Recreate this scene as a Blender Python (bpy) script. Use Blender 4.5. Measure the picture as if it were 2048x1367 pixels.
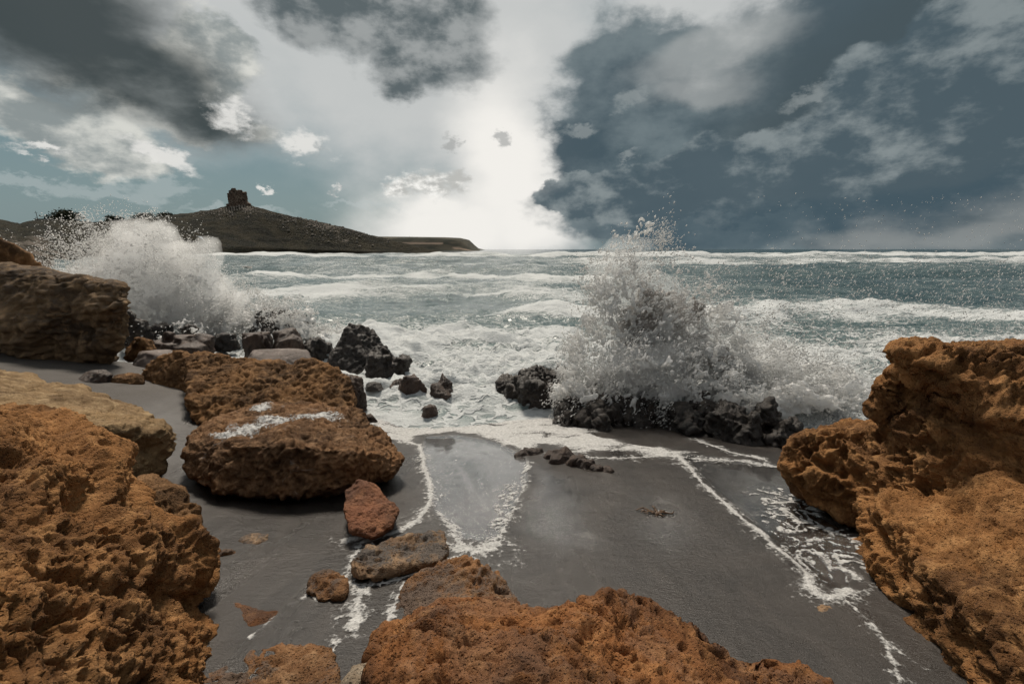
import bpy, bmesh, math, random, time
import numpy as np
from mathutils import Vector
T0 = time.time()
scene = bpy.context.scene
for _o in list(bpy.data.objects):
    bpy.data.objects.remove(_o)
COL = scene.collection

# ------------------------------------------------------------------ camera
CAM_Z, FOCAL, PITCH = 3.0, 16.0, math.radians(11.5)
FPX = FOCAL / 36.0 * 2048.0
cam_data = bpy.data.cameras.new('camera')
cam_data.lens, cam_data.sensor_width = FOCAL, 36.0
cam_data.clip_start, cam_data.clip_end = 0.05, 20000.0
cam = bpy.data.objects.new('camera', cam_data)
cam.location = (0, 0, CAM_Z)
cam.rotation_euler = (math.pi / 2 - PITCH, 0, 0)
COL.objects.link(cam)
scene.camera = cam

# ------------------------------------------------------------------ exposure
vs = scene.view_settings
vs.view_transform, vs.look, vs.gamma, vs.exposure = 'Standard', 'None', 1.0, 0.70
vs.use_curve_mapping = False
scene.cycles.use_denoising = True
scene.cycles.use_adaptive_sampling = True
scene.cycles.adaptive_threshold = 0.015
scene.cycles.adaptive_min_samples = 12
scene.cycles.max_bounces = 6
scene.cycles.volume_bounces = 3
scene.cycles.diffuse_bounces = 3
scene.cycles.glossy_bounces = 2
scene.cycles.transmission_bounces = 3
scene.cycles.transparent_max_bounces = 12
scene.cycles.caustics_reflective = False
scene.cycles.caustics_refractive = False

# ------------------------------------------------------------------ sun
SUN_AZ, SUN_EL = math.radians(-14.0), math.radians(56.0)     # azimuth from +Y, clockwise
sd = bpy.data.lights.new('sun', 'SUN')
sd.energy, sd.angle, sd.color = 2.7, math.radians(13.0), (1.0, 0.90, 0.77)
sun = bpy.data.objects.new('sun', sd)
sun_dir = Vector((math.sin(SUN_AZ) * math.cos(SUN_EL), math.cos(SUN_AZ) * math.cos(SUN_EL), math.sin(SUN_EL)))
sun.rotation_euler = sun_dir.to_track_quat('Z', 'Y').to_euler()
sun.location = (0, 0, 40)
COL.objects.link(sun)


def ray(px, py):
    """direction of the sight line through a point of the 2048 x 1367 frame"""
    a, b = (px - 1024.0) / FPX, -(py - 683.5) / FPX
    c, s = math.cos(PITCH), math.sin(PITCH)
    return np.array([a, c + b * s, -s + b * c])


def at(px, py, y):
    d = ray(px, py)
    k = y / d[1]
    return np.array([d[0] * k, y, CAM_Z + d[2] * k])


def azel(px, py):
    d = ray(px, py)
    return math.atan2(d[0], d[1]), math.atan2(d[2], math.hypot(d[0], d[1]))


# ------------------------------------------------------------------ node helper
class E:
    """small expression wrapper round node sockets"""
    tree = None

    def __init__(self, s):
        self.s = s

    @staticmethod
    def node(kind, **kw):
        n = E.tree.nodes.new(kind)
        for k, v in kw.items():
            setattr(n, k, v)
        return n

    @staticmethod
    def put(inp, v):
        if isinstance(v, E):
            E.tree.links.new(v.s, inp)
        else:
            inp.default_value = v

    @staticmethod
    def math(op, *a, clamp=False):
        n = E.node('ShaderNodeMath', operation=op, use_clamp=clamp)
        for i, v in enumerate(a):
            E.put(n.inputs[i], v)
        return E(n.outputs[0])

    def __add__(self, o): return E.math('ADD', self, o)
    def __radd__(self, o): return E.math('ADD', o, self)
    def __sub__(self, o): return E.math('SUBTRACT', self, o)
    def __rsub__(self, o): return E.math('SUBTRACT', o, self)
    def __mul__(self, o): return E.math('MULTIPLY', self, o)
    def __rmul__(self, o): return E.math('MULTIPLY', o, self)
    def __truediv__(self, o): return E.math('DIVIDE', self, o)


def vmath(op, a, b=None, scale=None, out=0):
    n = E.node('ShaderNodeVectorMath', operation=op)
    E.put(n.inputs[0], a)
    if b is not None:
        E.put(n.inputs[1], b)
    if scale is not None:
        E.put(n.inputs['Scale'], scale)
    return E(n.outputs[out])


def sstep(x, lo, hi, a=0.0, b=1.0):
    n = E.node('ShaderNodeMapRange', interpolation_type='SMOOTHSTEP')
    for k, v in zip(('Value', 'From Min', 'From Max', 'To Min', 'To Max'), (x, lo, hi, a, b)):
        E.put(n.inputs[k], v)
    return E(n.outputs[0])


def lstep(x, lo, hi, a=0.0, b=1.0):
    n = E.node('ShaderNodeMapRange', interpolation_type='LINEAR')
    for k, v in zip(('Value', 'From Min', 'From Max', 'To Min', 'To Max'), (x, lo, hi, a, b)):
        E.put(n.inputs[k], v)
    return E(n.outputs[0])


def noise(vec, scale, detail=5.0, rough=0.5, dist=0.0, color=False, kind='FBM', lac=2.0):
    n = E.node('ShaderNodeTexNoise', noise_dimensions='3D')
    n.noise_type = kind
    E.put(n.inputs['Vector'], vec)
    for k, v in (('Scale', scale), ('Detail', detail), ('Roughness', rough), ('Lacunarity', lac), ('Distortion', dist)):
        if k in n.inputs:
            E.put(n.inputs[k], v)
    return E(n.outputs[1 if color else 0])


def voronoi(vec, scale, feature='F1', rand=1.0, out='Distance'):
    n = E.node('ShaderNodeTexVoronoi', feature=feature)
    E.put(n.inputs['Vector'], vec)
    E.put(n.inputs['Scale'], scale)
    E.put(n.inputs['Randomness'], rand)
    return E(n.outputs[out])


def mixc(f, a, b, mode='MIX'):
    n = E.node('ShaderNodeMix', data_type='RGBA', blend_type=mode)
    E.put(n.inputs[0], f)
    for i, v in ((6, a), (7, b)):
        if isinstance(v, tuple) and len(v) == 3:
            v = v + (1.0,)
        E.put(n.inputs[i], v)
    return E(n.outputs[2])


def mapping(vec, loc=(0, 0, 0), rot=(0, 0, 0), scl=(1, 1, 1), kind='POINT'):
    n = E.node('ShaderNodeMapping', vector_type=kind)
    E.put(n.inputs['Vector'], vec)
    for k, v in (('Location', loc), ('Rotation', rot), ('Scale', scl)):
        if k in n.inputs:
            n.inputs[k].default_value = v
    return E(n.outputs[0])


def combine(x, y, z):
    n = E.node('ShaderNodeCombineXYZ')
    for i, v in enumerate((x, y, z)):
        E.put(n.inputs[i], v)
    return E(n.outputs[0])


def separate(v):
    n = E.node('ShaderNodeSeparateXYZ')
    E.put(n.inputs[0], v)
    return [E(o) for o in n.outputs]

# ------------------------------------------------------------------ sky with clouds (world)
world = bpy.data.worlds.new('World')
scene.world = world
world.use_nodes = True
wt = world.node_tree
wt.nodes.clear()
E.tree = wt
_tc = E.node('ShaderNodeTexCoord')
DIR = E(_tc.outputs['Generated'])
_dx, _dy, _dz = separate(DIR)
_az = E.math('ARCTAN2', _dx, _dy)
_el = E.math('ARCSINE', _dz)
AE = combine(_az, _el, 0.0)
# direction noise: flattened so that clouds are wider than tall
DF = mapping(DIR, scl=(1, 1, 1.7))
warp_big = vmath('SUBTRACT', noise(DF, 3.2, 3, 0.55, color=True), (0.5, 0.5, 0.5))
warp_mid = vmath('SUBTRACT', noise(DF, 9.0, 6, 0.6, color=True), (0.5, 0.5, 0.5))


def warped(big, mid):
    v = vmath('ADD', AE, vmath('SCALE', warp_big, scale=big))
    v = vmath('ADD', v, vmath('SCALE', warp_mid, scale=mid))
    return vmath('MULTIPLY', v, (1, 1, 0))


SOFT, CRISP = warped(0.16, 0.07), warped(0.10, 0.13)
warp_fine = vmath('SUBTRACT', noise(DF, 26.0, 5, 0.62, color=True), (0.5, 0.5, 0.5))
PUFF = vmath('MULTIPLY', vmath('ADD', AE, vmath('SCALE', warp_fine, scale=0.075)), (1, 1, 0))
PX = 1.0 / 1000.0


def blob(coord, px, py, rx, ry, rot=0.0):
    a, e = azel(px, py)
    m = mapping(coord, loc=(a, e, 0), rot=(0, 0, math.radians(rot)), scl=(rx * PX, ry * PX, 1), kind='TEXTURE')
    return 1.0 - vmath('LENGTH', m, out=1)


def blobs(coord, items):
    r = None
    for it in items:
        b = blob(coord, *it)
        r = b if r is None else E.math('SMOOTH_MAX', r, b, 0.25)
    return r


n_soft = noise(DF, 2.6, 8, 0.55)
n_mid = noise(DF, 7.0, 9, 0.58)
n_fine = noise(DF, 22.0, 7, 0.6)
# the same noise a little way towards the sun: its difference gives lit and shaded sides
_tow = vmath('ADD', DF, vmath('SCALE', vmath('SUBTRACT', mapping(DIR, scl=(0, 0, 0), loc=tuple(sun_dir)), DIR), scale=0.05))
n_mid_s = noise(_tow, 7.0, 9, 0.58)
relief = n_mid - n_mid_s
relief_f = n_fine - noise(vmath('ADD', DF, vmath('SCALE', vmath('SUBTRACT', mapping(DIR, scl=(0, 0, 0), loc=tuple(sun_dir)), DIR), scale=0.02)), 22.0, 7, 0.6)

# clear air behind the clouds
_sky = E.node('ShaderNodeTexSky')
_sky.sky_type = 'NISHITA'
_sky.sun_disc = False
_sky.sun_elevation, _sky.sun_rotation = SUN_EL, SUN_AZ
_sky.air_density, _sky.dust_density, _sky.ozone_density = 1.2, 2.5, 1.0
clear = mixc(1.0, E(_sky.outputs[0]), (0.058, 0.07, 0.066), 'MULTIPLY')
GAP = (0.082, 0.120, 0.136)
col = mixc(0.86, clear, GAP)
# haze towards the horizon
col = mixc(sstep(_el, 0.22, 0.0, 0.0, 0.28), col, (0.19, 0.235, 0.245))
# high bright veil everywhere, thinner in the teal gap low on the left
veil = sstep(blobs(SOFT, [(760, 60, 620, 300, -18), (1000, 260, 260, 330, 0), (1020, 430, 230, 140, 0),
                          (330, 60, 330, 210, -20), (1500, 60, 420, 190, 0)]) + (n_soft - 0.5) * 0.7, 0.0, 0.55)
veil_out = sstep(_el, 0.52, 0.75)
back = sstep(_dy, 0.35, 0.0)
out_frame = E.math('MAXIMUM', veil_out, back)
col = mixc(veil * 0.93, col, mixc(n_soft, (0.30, 0.315, 0.315), (0.40, 0.40, 0.39)))
# outside the picture the broken cloud goes on: grey banks with paler gaps
col = mixc(out_frame, col, mixc(sstep(n_soft * 0.6 + n_mid * 0.4, 0.38, 0.62), (0.085, 0.105, 0.115), (0.36, 0.36, 0.355)))
# glow of the hidden sun
glow = sstep(blobs(SOFT, [(1010, 340, 165, 270, 4), (1060, 430, 150, 150, 0), (900, 440, 260, 90, 0)]), 0.0, 0.75)
col = mixc(glow, col, (0.545, 0.532, 0.505))


def layer(col, mask, dark, light, shade):
    return mixc(mask, col, mixc(shade, dark, light))


# pale cumulus at the left margin and below the dark cloud
m = sstep(blobs(CRISP, [(40, 220, 220, 62, -14), (330, 215, 170, 55, -8), (420, 120, 90, 60, 0)]) + (n_mid - 0.5) * 1.0, 0.02, 0.30)
col = layer(col, m * 0.95, (0.16, 0.18, 0.18), (0.42, 0.42, 0.39), sstep(relief * 3.0 + 0.55, 0.2, 0.95))
# dark soft cloud, upper left, drawn out by the wind
DRAWN = noise(mapping(DIR, rot=(0, 0.5, 0), scl=(1.0, 1.0, 3.2)), 3.0, 5, 0.5)
m = sstep(blobs(SOFT, [(150, 80, 320, 100, -16), (330, 190, 200, 75, -24), (60, 0, 220, 90, 0)]) + (DRAWN - 0.5) * 0.8, -0.05, 0.55)
col = layer(col, m * 0.97, (0.030, 0.039, 0.041), (0.155, 0.17, 0.17), sstep(DRAWN + relief * 0.5, 0.40, 0.80))
# ragged dark cloud, upper middle
m = sstep(blobs(CRISP, [(760, 40, 170, 85, 0), (880, 60, 120, 120, 10), (800, 150, 75, 60, 0), (650, 20, 120, 60, 0)])
          + (n_mid - 0.5) * 1.2, 0.0, 0.55)
col = layer(col, m * 0.97, (0.058, 0.074, 0.080), (0.20, 0.212, 0.212), sstep(n_mid * 0.6 + n_soft * 0.4 + relief * 1.0, 0.47, 0.76))
# the great grey-blue mass on the right
m_r = sstep(blobs(CRISP, [(1260, 170, 150, 120, 0), (1200, 300, 125, 110, 0), (1240, 420, 170, 70, 0), (1480, 330, 360, 190, 0),
                          (1820, 260, 480, 270, 0), (1900, 60, 330, 200, -12), (1660, 420, 560, 95, 0), (2300, 200, 400, 330, 0)])
            + (n_mid - 0.5) * 1.0, -0.02, 0.36)
shade_r = sstep(n_soft + relief * 0.7, 0.34, 0.72)
col = layer(col, m_r * 0.97, (0.036, 0.056, 0.069), (0.098, 0.124, 0.134), shade_r)
# pale soft gap in it, upper left of the mass
m = sstep(blobs(SOFT, [(1430, 110, 200, 55, 10), (1390, 190, 120, 45, 0)]) + (n_mid - 0.5) * 0.5, 0.0, 0.6)
col = mixc(m * 0.6, col, (0.24, 0.25, 0.247))
# the dark soft sheet over the upper right
m = sstep(blobs(SOFT, [(1950, 60, 420, 150, 12), (1650, 200, 260, 80, 20), (2250, 160, 300, 250, 0)]) + (n_soft - 0.5) * 0.4, 0.0, 0.6)
col = mixc(m * 0.85, col, (0.040, 0.056, 0.064))
# towering cumulus in front of it
cum = blobs(CRISP, [(1880, 210, 190, 110, 8), (1930, 120, 90, 70, 0), (1740, 300, 170, 85, 12), (1560, 345, 150, 60, 0),
                    (1400, 345, 85, 42, 0), (1990, 250, 130, 90, 0), (1280, 390, 140, 42, 0), (1150, 400, 70, 34, 0), (1480, 385, 160, 45, 0), (1850, 360, 260, 60, 0)])
billow = voronoi(vmath('ADD', DF, vmath('SCALE', warp_fine, scale=0.05)), 13.0, 'SMOOTH_F1')
m = sstep(cum + 0.16 + (n_mid - 0.5) * 0.5 + (0.45 - billow) * 0.75 + (n_fine - 0.5) * 0.12, 0.0, 0.24)
col = layer(col, m * 0.9, (0.046, 0.067, 0.080), (0.152, 0.175, 0.180), sstep(cum * -0.40 + relief * 2.2 + relief_f * 1.0 + (0.45 - billow) * 0.5 + n_mid * 0.4 + 0.40 + (_el - 0.20) * 0.9, 0.22, 1.0))
# dark rain base and the pale strip under it
m = sstep(blobs(SOFT, [(1560, 440, 440, 36, 0), (1900, 385, 210, 40, 8)]) + (n_mid - 0.5) * 0.6, 0.0, 0.6)
col = mixc(m * 0.6, col, (0.031, 0.054, 0.070))
m = sstep(blobs(SOFT, [(1950, 455, 330, 42, 6), (2250, 400, 300, 70, 6)]) + (n_mid - 0.5) * 1.5, 0.0, 0.8)
col = mixc(m * 0.6, col, (0.185, 0.192, 0.188))
# small separate cumulus
pf = blobs(PUFF, [(610, 290, 66, 34, -12), (325, 312, 76, 24, -22), (465, 232, 48, 42, 0), (90, 300, 62, 13, 0), (675, 386, 17, 11, -20),
                  (528, 377, 13, 8, 0)])
m = sstep(pf + (n_fine - 0.5) * 1.3, 0.10, 0.80)
col = layer(col, m * 0.92, (0.20, 0.215, 0.215), (0.47, 0.465, 0.445), sstep(relief_f * 3.0 + 0.55 + pf * 0.3, 0.1, 0.9))
pf = blobs(PUFF, [(330, 378, 70, 20, 0), (210, 385, 110, 16, 0), (60, 370, 80, 14, 0), (720, 410, 90, 10, 0), (480, 420, 120, 10, 0)])
m = sstep(pf + (n_mid - 0.5) * 0.9, 0.0, 0.6)
col = mixc(m * 0.4, col, (0.30, 0.33, 0.33))
pf = blobs(PUFF, [(860, 368, 92, 34, 0), (800, 372, 40, 30, 0), (915, 362, 34, 36, 0)])
m = sstep(pf + (n_fine - 0.5) * 1.3, 0.10, 0.80)
col = layer(col, m * 0.9, (0.30, 0.30, 0.285), (0.62, 0.61, 0.58), sstep(relief_f * 3.0 + 0.5 - pf * 0.6, 0.0, 0.9))
pf = blobs(PUFF, [(905, 286, 20, 20, 0), (1010, 275, 26, 18, 0)])
m = sstep(pf + (n_fine - 0.5) * 1.5, 0.0, 0.7)
col = mixc(m * 0.75, col, (0.23, 0.235, 0.23))
pf = blobs(PUFF, [(1260, 195, 46, 26, 28), (1615, 196, 52, 22, 25), (1160, 265, 52, 16, 0), (1255, 312, 34, 14, 12)])
m = sstep(pf + (n_fine - 0.5) * 1.3, 0.10, 0.80)
col = mixc(m * 0.5, col, (0.21, 0.23, 0.23))
# below the horizon the world is plain sea haze
col = mixc(sstep(_el, 0.0, -0.02), col, (0.14, 0.16, 0.16))
_bg = E.node('ShaderNodeBackground')
E.put(_bg.inputs[0], col)
_bg.inputs[1].default_value = 1.0
_wo = E.node('ShaderNodeOutputWorld')
wt.links.new(_bg.outputs[0], _wo.inputs[0])
world.cycles.sampling_method = 'NONE'

# ------------------------------------------------------------------ numeric noise
_rs = np.random.RandomState(7)
_PERM = np.concatenate([_rs.permutation(256)] * 3).astype(np.int32)
_G = _rs.normal(size=(256, 3))
_G = (_G / np.linalg.norm(_G, axis=1)[:, None]).astype(np.float32)


def perlin(p):
    p = np.asarray(p, np.float32)
    i = np.floor(p).astype(np.int32)
    f = p - i
    i &= 255
    u = f * f * f * (f * (f * 6 - 15) + 10)
    out = np.zeros(len(p), np.float32)
    for a in (0, 1):
        pa = _PERM[i[:, 0] + a]
        wa = u[:, 0] if a else 1 - u[:, 0]
        for b in (0, 1):
            pb = _PERM[pa + i[:, 1] + b]
            wb = wa * (u[:, 1] if b else 1 - u[:, 1])
            for c in (0, 1):
                g = _G[_PERM[pb + i[:, 2] + c]]
                d = g[:, 0] * (f[:, 0] - a) + g[:, 1] * (f[:, 1] - b) + g[:, 2] * (f[:, 2] - c)
                out += wb * (u[:, 2] if c else 1 - u[:, 2]) * d
    return out * 1.5


def fbm(p, oct=4, gain=0.5, lac=2.03):
    p = np.asarray(p, np.float32)
    s, a, t = 0, 1.0, 0.0
    for k in range(oct):
        s = s + a * perlin(p + 17.3 * k)
        t += a
        a *= gain
        p = p * lac
    return s / t


def ridged(p, oct=4, gain=0.5, lac=2.03):
    p = np.asarray(p, np.float32)
    s, a, t = 0, 1.0, 0.0
    for k in range(oct):
        s = s + a * (1 - np.abs(perlin(p + 31.7 * k)) * 2)
        t += a
        a *= gain
        p = p * lac
    return s / t


def worley(p, jitter=0.95):
    """distance to the nearest scattered point, with that point's random number"""
    p = np.asarray(p, np.float32)
    i = np.floor(p).astype(np.int32)
    f = p - i
    best = np.full(len(p), 9.0, np.float32)
    rid = np.zeros(len(p), np.float32)
    for a in (-1, 0, 1):
        for b in (-1, 0, 1):
            for c in (-1, 0, 1):
                h = _PERM[_PERM[_PERM[(i[:, 0] + a) & 255] + ((i[:, 1] + b) & 255)] + ((i[:, 2] + c) & 255)]
                g = _G[h] * 0.5 * jitter
                d = (a + 0.5 + g[:, 0] - f[:, 0]) ** 2 + (b + 0.5 + g[:, 1] - f[:, 1]) ** 2 + (c + 0.5 + g[:, 2] - f[:, 2]) ** 2
                m = d < best
                best[m] = d[m]
                rid[m] = h[m] / 255.0
    return np.sqrt(best), rid


def smooth(x, lo, hi):
    t = np.clip((x - lo) / (hi - lo), 0, 1)
    return t * t * (3 - 2 * t)


def poly_dist(P, line):
    """distance of each 2-D point of P to an open polyline, and how far along it (0..1)"""
    line = np.asarray(line, np.float64)
    seg = np.linalg.norm(line[1:] - line[:-1], axis=1)
    cum = np.concatenate([[0], np.cumsum(seg)])
    best = np.full(len(P), 1e9)
    par = np.zeros(len(P))
    for k in range(len(seg)):
        a, b = line[k], line[k + 1]
        ab = b - a
        t = np.clip(((P - a) @ ab) / max(ab @ ab, 1e-9), 0, 1)
        d = np.linalg.norm(P - (a + t[:, None] * ab), axis=1)
        m = d < best
        best[m] = d[m]
        par[m] = (cum[k] + t[m] * seg[k]) / cum[-1]
    return best, par


def in_poly(P, poly):
    x, y = P[:, 0], P[:, 1]
    r = np.zeros(len(P), bool)
    n = len(poly)
    for k in range(n):
        x1, y1 = poly[k]
        x2, y2 = poly[(k + 1) % n]
        c = ((y1 > y) != (y2 > y)) & (x < (x2 - x1) * (y - y1) / ((y2 - y1) if y2 != y1 else 1e-9) + x1)
        r ^= c
    return r


# ------------------------------------------------------------------ mesh helpers
def mesh_from(name, V, F, smooth_shade=True):
    V = np.asarray(V, np.float32)
    F = np.asarray(F, np.int32)
    me = bpy.data.meshes.new(name)
    k = F.shape[1]
    me.vertices.add(len(V))
    me.vertices.foreach_set('co', V.ravel())
    me.loops.add(F.size)
    me.loops.foreach_set('vertex_index', F.ravel())
    me.polygons.add(len(F))
    me.polygons.foreach_set('loop_start', np.arange(0, F.size, k, dtype=np.int32))
    me.polygons.foreach_set('loop_total', np.full(len(F), k, np.int32))
    me.update(calc_edges=True)
    me.polygons.foreach_set('use_smooth', np.full(len(F), smooth_shade))
    return me


def grid_faces(nr, nc):
    i = np.arange((nr - 1) * (nc - 1))
    r, c = i // (nc - 1), i % (nc - 1)
    a = r * nc + c
    return np.stack([a, a + 1, a + nc + 1, a + nc], 1)


def attr(me, name, data):
    a = me.attributes.new(name, 'FLOAT', 'POINT')
    a.data.foreach_set('value', np.asarray(data, np.float32))


def put(name, me, mat, parent=None, label=None, cat=None, group=None, kind=None):
    o = bpy.data.objects.new(name, me)
    if mat is not None:
        me.materials.append(mat)
    COL.objects.link(o)
    if parent is not None:
        o.parent = parent
    for k, v in (('label', label), ('category', cat), ('group', group), ('kind', kind)):
        if v:
            o[k] = v
    return o


def empty(name, loc, label, cat, group=None):
    o = bpy.data.objects.new(name, None)
    o.location = loc
    o.empty_display_size = 0.2
    COL.objects.link(o)
    o['label'], o['category'] = label, cat
    if group:
        o['group'] = group
    return o


def material(name):
    m = bpy.data.materials.new(name)
    m.use_nodes = True
    m.node_tree.nodes.clear()
    E.tree = m.node_tree
    out = E.node('ShaderNodeOutputMaterial')
    return m, out


def principled(out, color, rough=0.8, bump=None, bump_dist=0.01, bump_str=1.0, spec=0.5, **kw):
    b = E.node('ShaderNodeBsdfPrincipled')
    if isinstance(color, tuple):
        color = color + (1.0,)
    E.put(b.inputs['Base Color'], color)
    E.put(b.inputs['Roughness'], rough)
    E.put(b.inputs['Specular IOR Level'], spec)
    for k, v in kw.items():
        E.put(b.inputs[k.replace('_', ' ')], v)
    if bump is not None:
        n = E.node('ShaderNodeBump')
        n.inputs['Distance'].default_value = bump_dist
        E.put(n.inputs['Strength'], bump_str)
        E.put(n.inputs['Height'], bump)
        E.tree.links.new(n.outputs[0], b.inputs['Normal'])
    if out is not None:
        E.tree.links.new(b.outputs[0], out.inputs[0])
    return b


def position():
    return E(E.node('ShaderNodeNewGeometry').outputs['Position'])


def attribute(name):
    return E(E.node('ShaderNodeAttribute', attribute_name=name).outputs['Fac'])


# ------------------------------------------------------------------ the beach surface
def sand_z(x, y):
    """height of the sand: falls to the sea, rises to the left"""
    x, y = np.asarray(x, float), np.asarray(y, float)
    yy = np.where(y < 1.5, 1.5 + (y - 1.5) * 0.4, y)
    z = 0.95 - 0.167 * (yy - 2.0)
    far = np.clip(y - 9.0, 0, None)
    z = z - 0.05 * np.minimum(far, 25)
    left = np.clip(-1.6 - x, 0, None)
    z = z + 0.155 * left * smooth(y, 3.2, 7.0) * (1 - 0.85 * smooth(y, 9.0, 11.5))
    z = z + 0.06 * np.sin(x * 0.9 + 0.6) * smooth(y, 2.5, 5.0)
    return np.minimum(z, 1.5)


def on_sand(px, py):
    d = ray(px, py)
    lo, hi = 0.3, 60.0
    for _ in range(50):
        k = 0.5 * (lo + hi)
        p = np.array([0, 0, CAM_Z]) + d * k
        if p[2] > sand_z(p[0], p[1]):
            lo = k
        else:
            hi = k
    return np.array([0, 0, CAM_Z]) + d * lo


# ------------------------------------------------------------------ rock builder
def hull_bm(bm, pts):
    vs_ = [bm.verts.new(p) for p in pts]
    r = bmesh.ops.convex_hull(bm, input=vs_, use_existing_faces=False)
    junk = [g for g in r['geom_interior'] + r['geom_unused'] if isinstance(g, bmesh.types.BMVert)]
    bmesh.ops.delete(bm, geom=list({v for v in junk}), context='VERTS')


def remeshed(bm, voxel, relax=0):
    me = bpy.data.meshes.new('tmp')
    bmesh.ops.recalc_face_normals(bm, faces=bm.faces)
    bm.to_mesh(me)
    bm.free()
    o = bpy.data.objects.new('tmp', me)
    COL.objects.link(o)
    r = o.modifiers.new('r', 'REMESH')
    r.mode, r.voxel_size, r.adaptivity = 'VOXEL', voxel, 0.0
    if relax:
        s = o.modifiers.new('s', 'SMOOTH')
        s.factor, s.iterations = 0.5, relax
    dg = bpy.context.evaluated_depsgraph_get()
    me2 = bpy.data.meshes.new_from_object(o.evaluated_get(dg))
    bpy.data.objects.remove(o)
    bpy.data.meshes.remove(me)
    return me2


def get_vn(me):
    n = len(me.vertices)
    V = np.empty(n * 3, np.float32)
    me.vertices.foreach_get('co', V)
    N = np.empty(n * 3, np.float32)
    me.vertex_normals.foreach_get('vector', N)
    return V.reshape(-1, 3), N.reshape(-1, 3)


def set_v(me, V):
    me.vertices.foreach_set('co', np.ascontiguousarray(V, np.float32).ravel())
    me.update()


def pits(P, freq, radius, keep=1.0):
    """bowl-shaped hollows: 0 outside, 1 at the bottom"""
    d, r = worley(P * freq)
    rr = radius * (0.45 + 0.75 * r)
    return (r < keep) * (1 - smooth(d, rr * 0.50, rr))


def rock_relief(V, N, style, amp=1.0, seed=0.0):
    P = V + seed
    d1 = 0.11 * fbm(P * 1.7, 3)
    warp = np.stack([perlin(P * 5 + 3), perlin(P * 5 + 11), perlin(P * 5 + 23)], 1) * 0.06
    Q = P + warp
    if style == 'pitted':
        where = smooth(fbm(P * 1.6 + 40, 2), -0.22, 0.25)
        d = d1 + 0.055 * fbm(P * 4.2, 4, 0.6) + 0.040 * (ridged(Q * 4.5, 3, 0.55) - 0.4)
        s = P[:, 2] * 3.1 + 0.25 * P[:, 0] + 1.5 * fbm(P * 0.9 + 60, 3)
        saw = s - np.floor(s)
        d += 0.085 * (smooth(saw, 0.0, 0.70) - smooth(saw, 0.78, 1.0)) * smooth(fbm(P * 0.8 + 80, 2), -0.35, 0.25)     # worn ledges
        d -= 0.085 * pits(Q, 7.5, 0.60, 0.7) * where
        d -= 0.075 * pits(Q + 5, 14.0, 0.64, 0.85) * (0.25 + 0.75 * where)
        d -= 0.028 * pits(Q + 9, 32.0, 0.64) * (0.5 + 0.5 * where)
        d += 0.010 * fbm(P * 48, 2)
    elif style == 'rough':
        d = d1 + 0.06 * fbm(P * 4, 4, 0.6) + 0.042 * (ridged(Q * np.array([6, 6, 8]), 4, 0.6) - 0.4)
        d -= 0.045 * pits(Q, 10.0, 0.60, 0.75)
        d -= 0.034 * pits(Q + 3, 21.0, 0.62, 0.9)
        d += 0.014 * fbm(P * 34, 2)
    elif style == 'layered':
        bed = np.array([1.6, 1.6, 9.0])
        fade = 0.35 + 0.65 * smooth(fbm(P * 0.9 + 7, 2), -0.2, 0.3)
        d = d1 * 1.3 + 0.050 * fade * (ridged(Q * bed, 4, 0.6) - 0.3) + 0.055 * fbm(P * 5, 4, 0.6) + 0.012 * fbm(Q * np.array([8, 8, 30]), 2)
        crack = np.abs(perlin(np.column_stack([Q[:, 0] * 2.6, Q[:, 1] * 2.6, Q[:, 2] * 0.35])))
        d -= 0.05 * (1 - smooth(crack, 0.0, 0.06))
        d -= 0.040 * pits(Q * np.array([1, 1, 1.4]), 6.5, 0.55, 0.5)
        d -= 0.020 * pits(Q + 5, 17.0, 0.55, 0.75)
    elif style == 'smooth':
        d = d1 * 0.7 + 0.05 * fbm(P * 4, 4) + 0.035 * (ridged(Q * np.array([4, 4, 10]), 4, 0.6) - 0.3) - 0.02 * pits(Q, 9.0, 0.5, 0.5)
    else:   # jagged wet reef
        d = d1 * 1.4 + 0.17 * (ridged(Q * 3.3, 5, 0.62) - 0.35) + 0.08 * fbm(P * 8, 4, 0.62)
        d -= 0.06 * pits(Q, 7.0, 0.6, 0.8)
        d -= 0.03 * pits(Q + 2, 17.0, 0.6, 0.9)
    return d * amp


ROCKS = []


def rock(name, hulls, voxel, style, mat, label, relax=6, amp=1.0, cat='rock', group=None, seed=0.0, round_=0):
    bm = bmesh.new()
    for h in hulls:
        hull_bm(bm, [tuple(p) for p in h])
    me = remeshed(bm, voxel, relax)
    V, N = get_vn(me)
    d = rock_relief(V, N, style, amp, seed)
    if style == 'layered':     # beds jut out sideways rather than upwards
        N = N * np.array([1, 1, 0.45])
    V2 = V + N * d[:, None]
    F = np.empty(len(me.loops), np.int32)
    me.loops.foreach_get('vertex_index', F)
    F = F.reshape(-1, 4)
    bpy.data.meshes.remove(me)
    # the part sunk deep in sand or sea bed is not kept
    low = V2[:, 2] < np.where(V2[:, 1] < 9.0, sand_z(V2[:, 0], V2[:, 1]) - 0.12, -0.7)
    F = F[~low[F].all(1)]
    used = np.unique(F)
    remap = np.full(len(V2), -1)
    remap[used] = np.arange(len(used))
    me = mesh_from(name, V2[used], remap[F])
    o = put(name, me, mat, label=label, cat=cat, group=group)
    ROCKS.append(o)
    return o

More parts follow.
